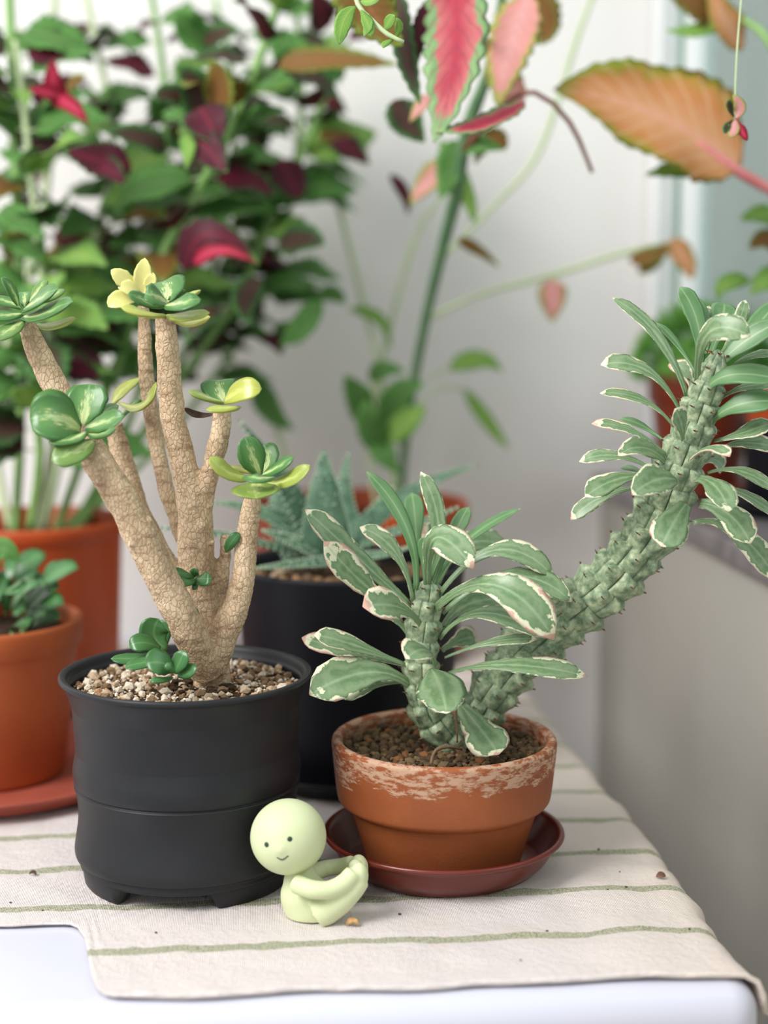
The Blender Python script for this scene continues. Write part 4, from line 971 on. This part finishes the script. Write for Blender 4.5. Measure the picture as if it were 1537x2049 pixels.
# ------------------------------------------------------------------ trailing vines hanging in from above
vn = thing('trailing_vine', P(712, -60, .74), 'thin trailing vine with pale teardrop leaves hanging in at the top middle', 'vine')
V, F = pxtube([(680, -1000, 4, .80), (695, -220, 4, .76), (705, -60, 5, .745), (716, 8, 5, .74), (740, 36, 5, .738), (775, 68, 5, .736), (808, 84, 4, .735)], .004, 8); build('stem', V, F, M['stem_pale'], vn)
for b_, m_, t_, hw, n in (((712, 14), (688, 42), (679, 90), 18, (.2, -1, .2)), ((722, 20), (736, 48), (742, 74), 13, (.2, -1, .2)), ((738, 28), (738, 52), (728, 72), 10, (-.4, -1, .2)), ((722, 2), (740, 4), (762, -6), 12, (0, -1, .4)), ((770, 62), (780, 44), (790, 30), 13, (-.2, -1, .3)), ((792, 76), (798, 54), (792, 36), 9, (.2, -1, .3)), ((790, 78), (772, 88), (768, 96), 7, (0, -1, .4))):
    leafpx(vn, CO['lime'], b_, m_, t_, hw, (.738, .735, .733), n, 'oval', th=.0006)
v2 = thing('trailing_sprig', P(1475, -60, .78), 'tiny variegated cream and pink sprig hanging at upper right beside the window', 'vine')
V, F = pxtube([(1510, -1000, 2, .82), (1500, -200, 2, .80), (1485, -20, 2, .79), (1474, 120, 2, .78), (1470, 240, 2, .78)], .01, 6); build('stem', V, F, M['stem_pale'], v2)
for k, b_, m_, t_, hw in (('palepink', (1471, 238), (1480, 215), (1466, 190), 13), ('darkgreen', (1470, 236), (1460, 215), (1460, 198), 7), ('palepink', (1472, 240), (1468, 258), (1460, 276), 13), ('red', (1474, 240), (1484, 262), (1496, 282), 10), ('darkgreen', (1468, 240), (1454, 255), (1452, 268), 8)):
    leafpx(v2, CO[k], b_, m_, t_, hw, (.78, .779, .778), C_, 'oval', th=.0005)

# ------------------------------------------------------------------ bits on the cloth
def on_table(x, y):
    d = FW+Vector(((x-768.5)/FPX, 0, 0))+UP*((1024.5-y)/FPX); t = (HC-.0035)/(-d.z); q = CAM+d*t
    u = q.x*cos(ROOM)+q.y*sin(ROOM); v = -q.x*sin(ROOM)+q.y*cos(ROOM); q.z = clothz(u, v)+.0003; return q
def crumb(x, y, s, sc=(1, .7, .5)):
    q = on_table(x, y); v, f = ball((0, 0, 0), s, sc, 1)
    v = [a*(1+.4*noise.noise(a*900+q*50)) for a in v]; rz = Matrix.Rotation(rg.uniform(0, 3), 3, 'Z')
    return build('soil_crumb', [rz @ a+q for a in v], f, M['crumb'], smooth=False)
for x, y, s, lb in ((1198, 1697, .0010, 'roundish dark crumb on the cloth, nearest to the right side of the saucer rim'), (800, 1826, .0010, 'long dark crumb on the cloth just in front of the red-brown saucer'),
        (1253, 1776, .0008, 'darkest crumb of the cluster just above the second stripe at right'), (1240, 1743, .0006, 'topmost tiny crumb of the cluster right of the saucer'), (1216, 1783, .0006, 'lowest, leftmost crumb of the cluster right of the saucer'),
        (1095, 1859, .0008, 'lone crumb between the two front stripes, below the saucer right end'), (1380, 1855, .0008, 'dark crumb touching the front stripe near the right edge of the cloth'), (312, 1861, .0009, 'reddish brown crumb on the cloth in front of the black bamboo-shaped pot'),
        (1042, 1915, .0007, 'lone crumb in front of the frontmost stripe'), (85, 1817, .0007, 'dark crumb on the cloth between the stripes left of the black pot foot'), (21, 1802, .0008, 'leftmost dark crumb on the cloth, at the left edge')):
    tag(crumb(x, y, s), lb, 'crumb', 'soil crumbs on the cloth')
q = on_table(706, 1848); V, F, UV = leafgeo(q+Vector((-.003, 0, .0004)), q+Vector((-.0004, 0, .0022)), q+Vector((.003, -.001, .0006)), .0016, (0, -.6, .7), 'oval', .5, .0002, 8, 6)
tag(build('dried_petal', V, F, M['petal'], None, UV), 'curled tan dried petal lying beside the figurine', 'petal')
q = on_table(1322, 1754); V, F, UV = leafgeo(q+Vector((-.002, 0, .0005)), q+Vector((0, 0, .0015)), q+Vector((.0025, 0, .0008)), .0016, (0, -.6, .7), 'oval', .4, .0002, 8, 6)
tag(build('dried_flake', V, F, M['thorn'], None, UV), 'small rusty brown flake on the cloth near its right edge', 'flake')
q = on_table(66, 1748); V, F, UV = leafgeo(q+Vector((-.0018, 0, .0005)), q+Vector((0, .0005, .0014)), q+Vector((.0018, -.0008, .0005)), .001, (0, -.6, .7), 'oval', .4, .0003, 8, 6)
tag(build('dried_flake', V, F, M['crumb'], None, UV), 'curled dark brown flake on the cloth left of the black pot', 'flake')
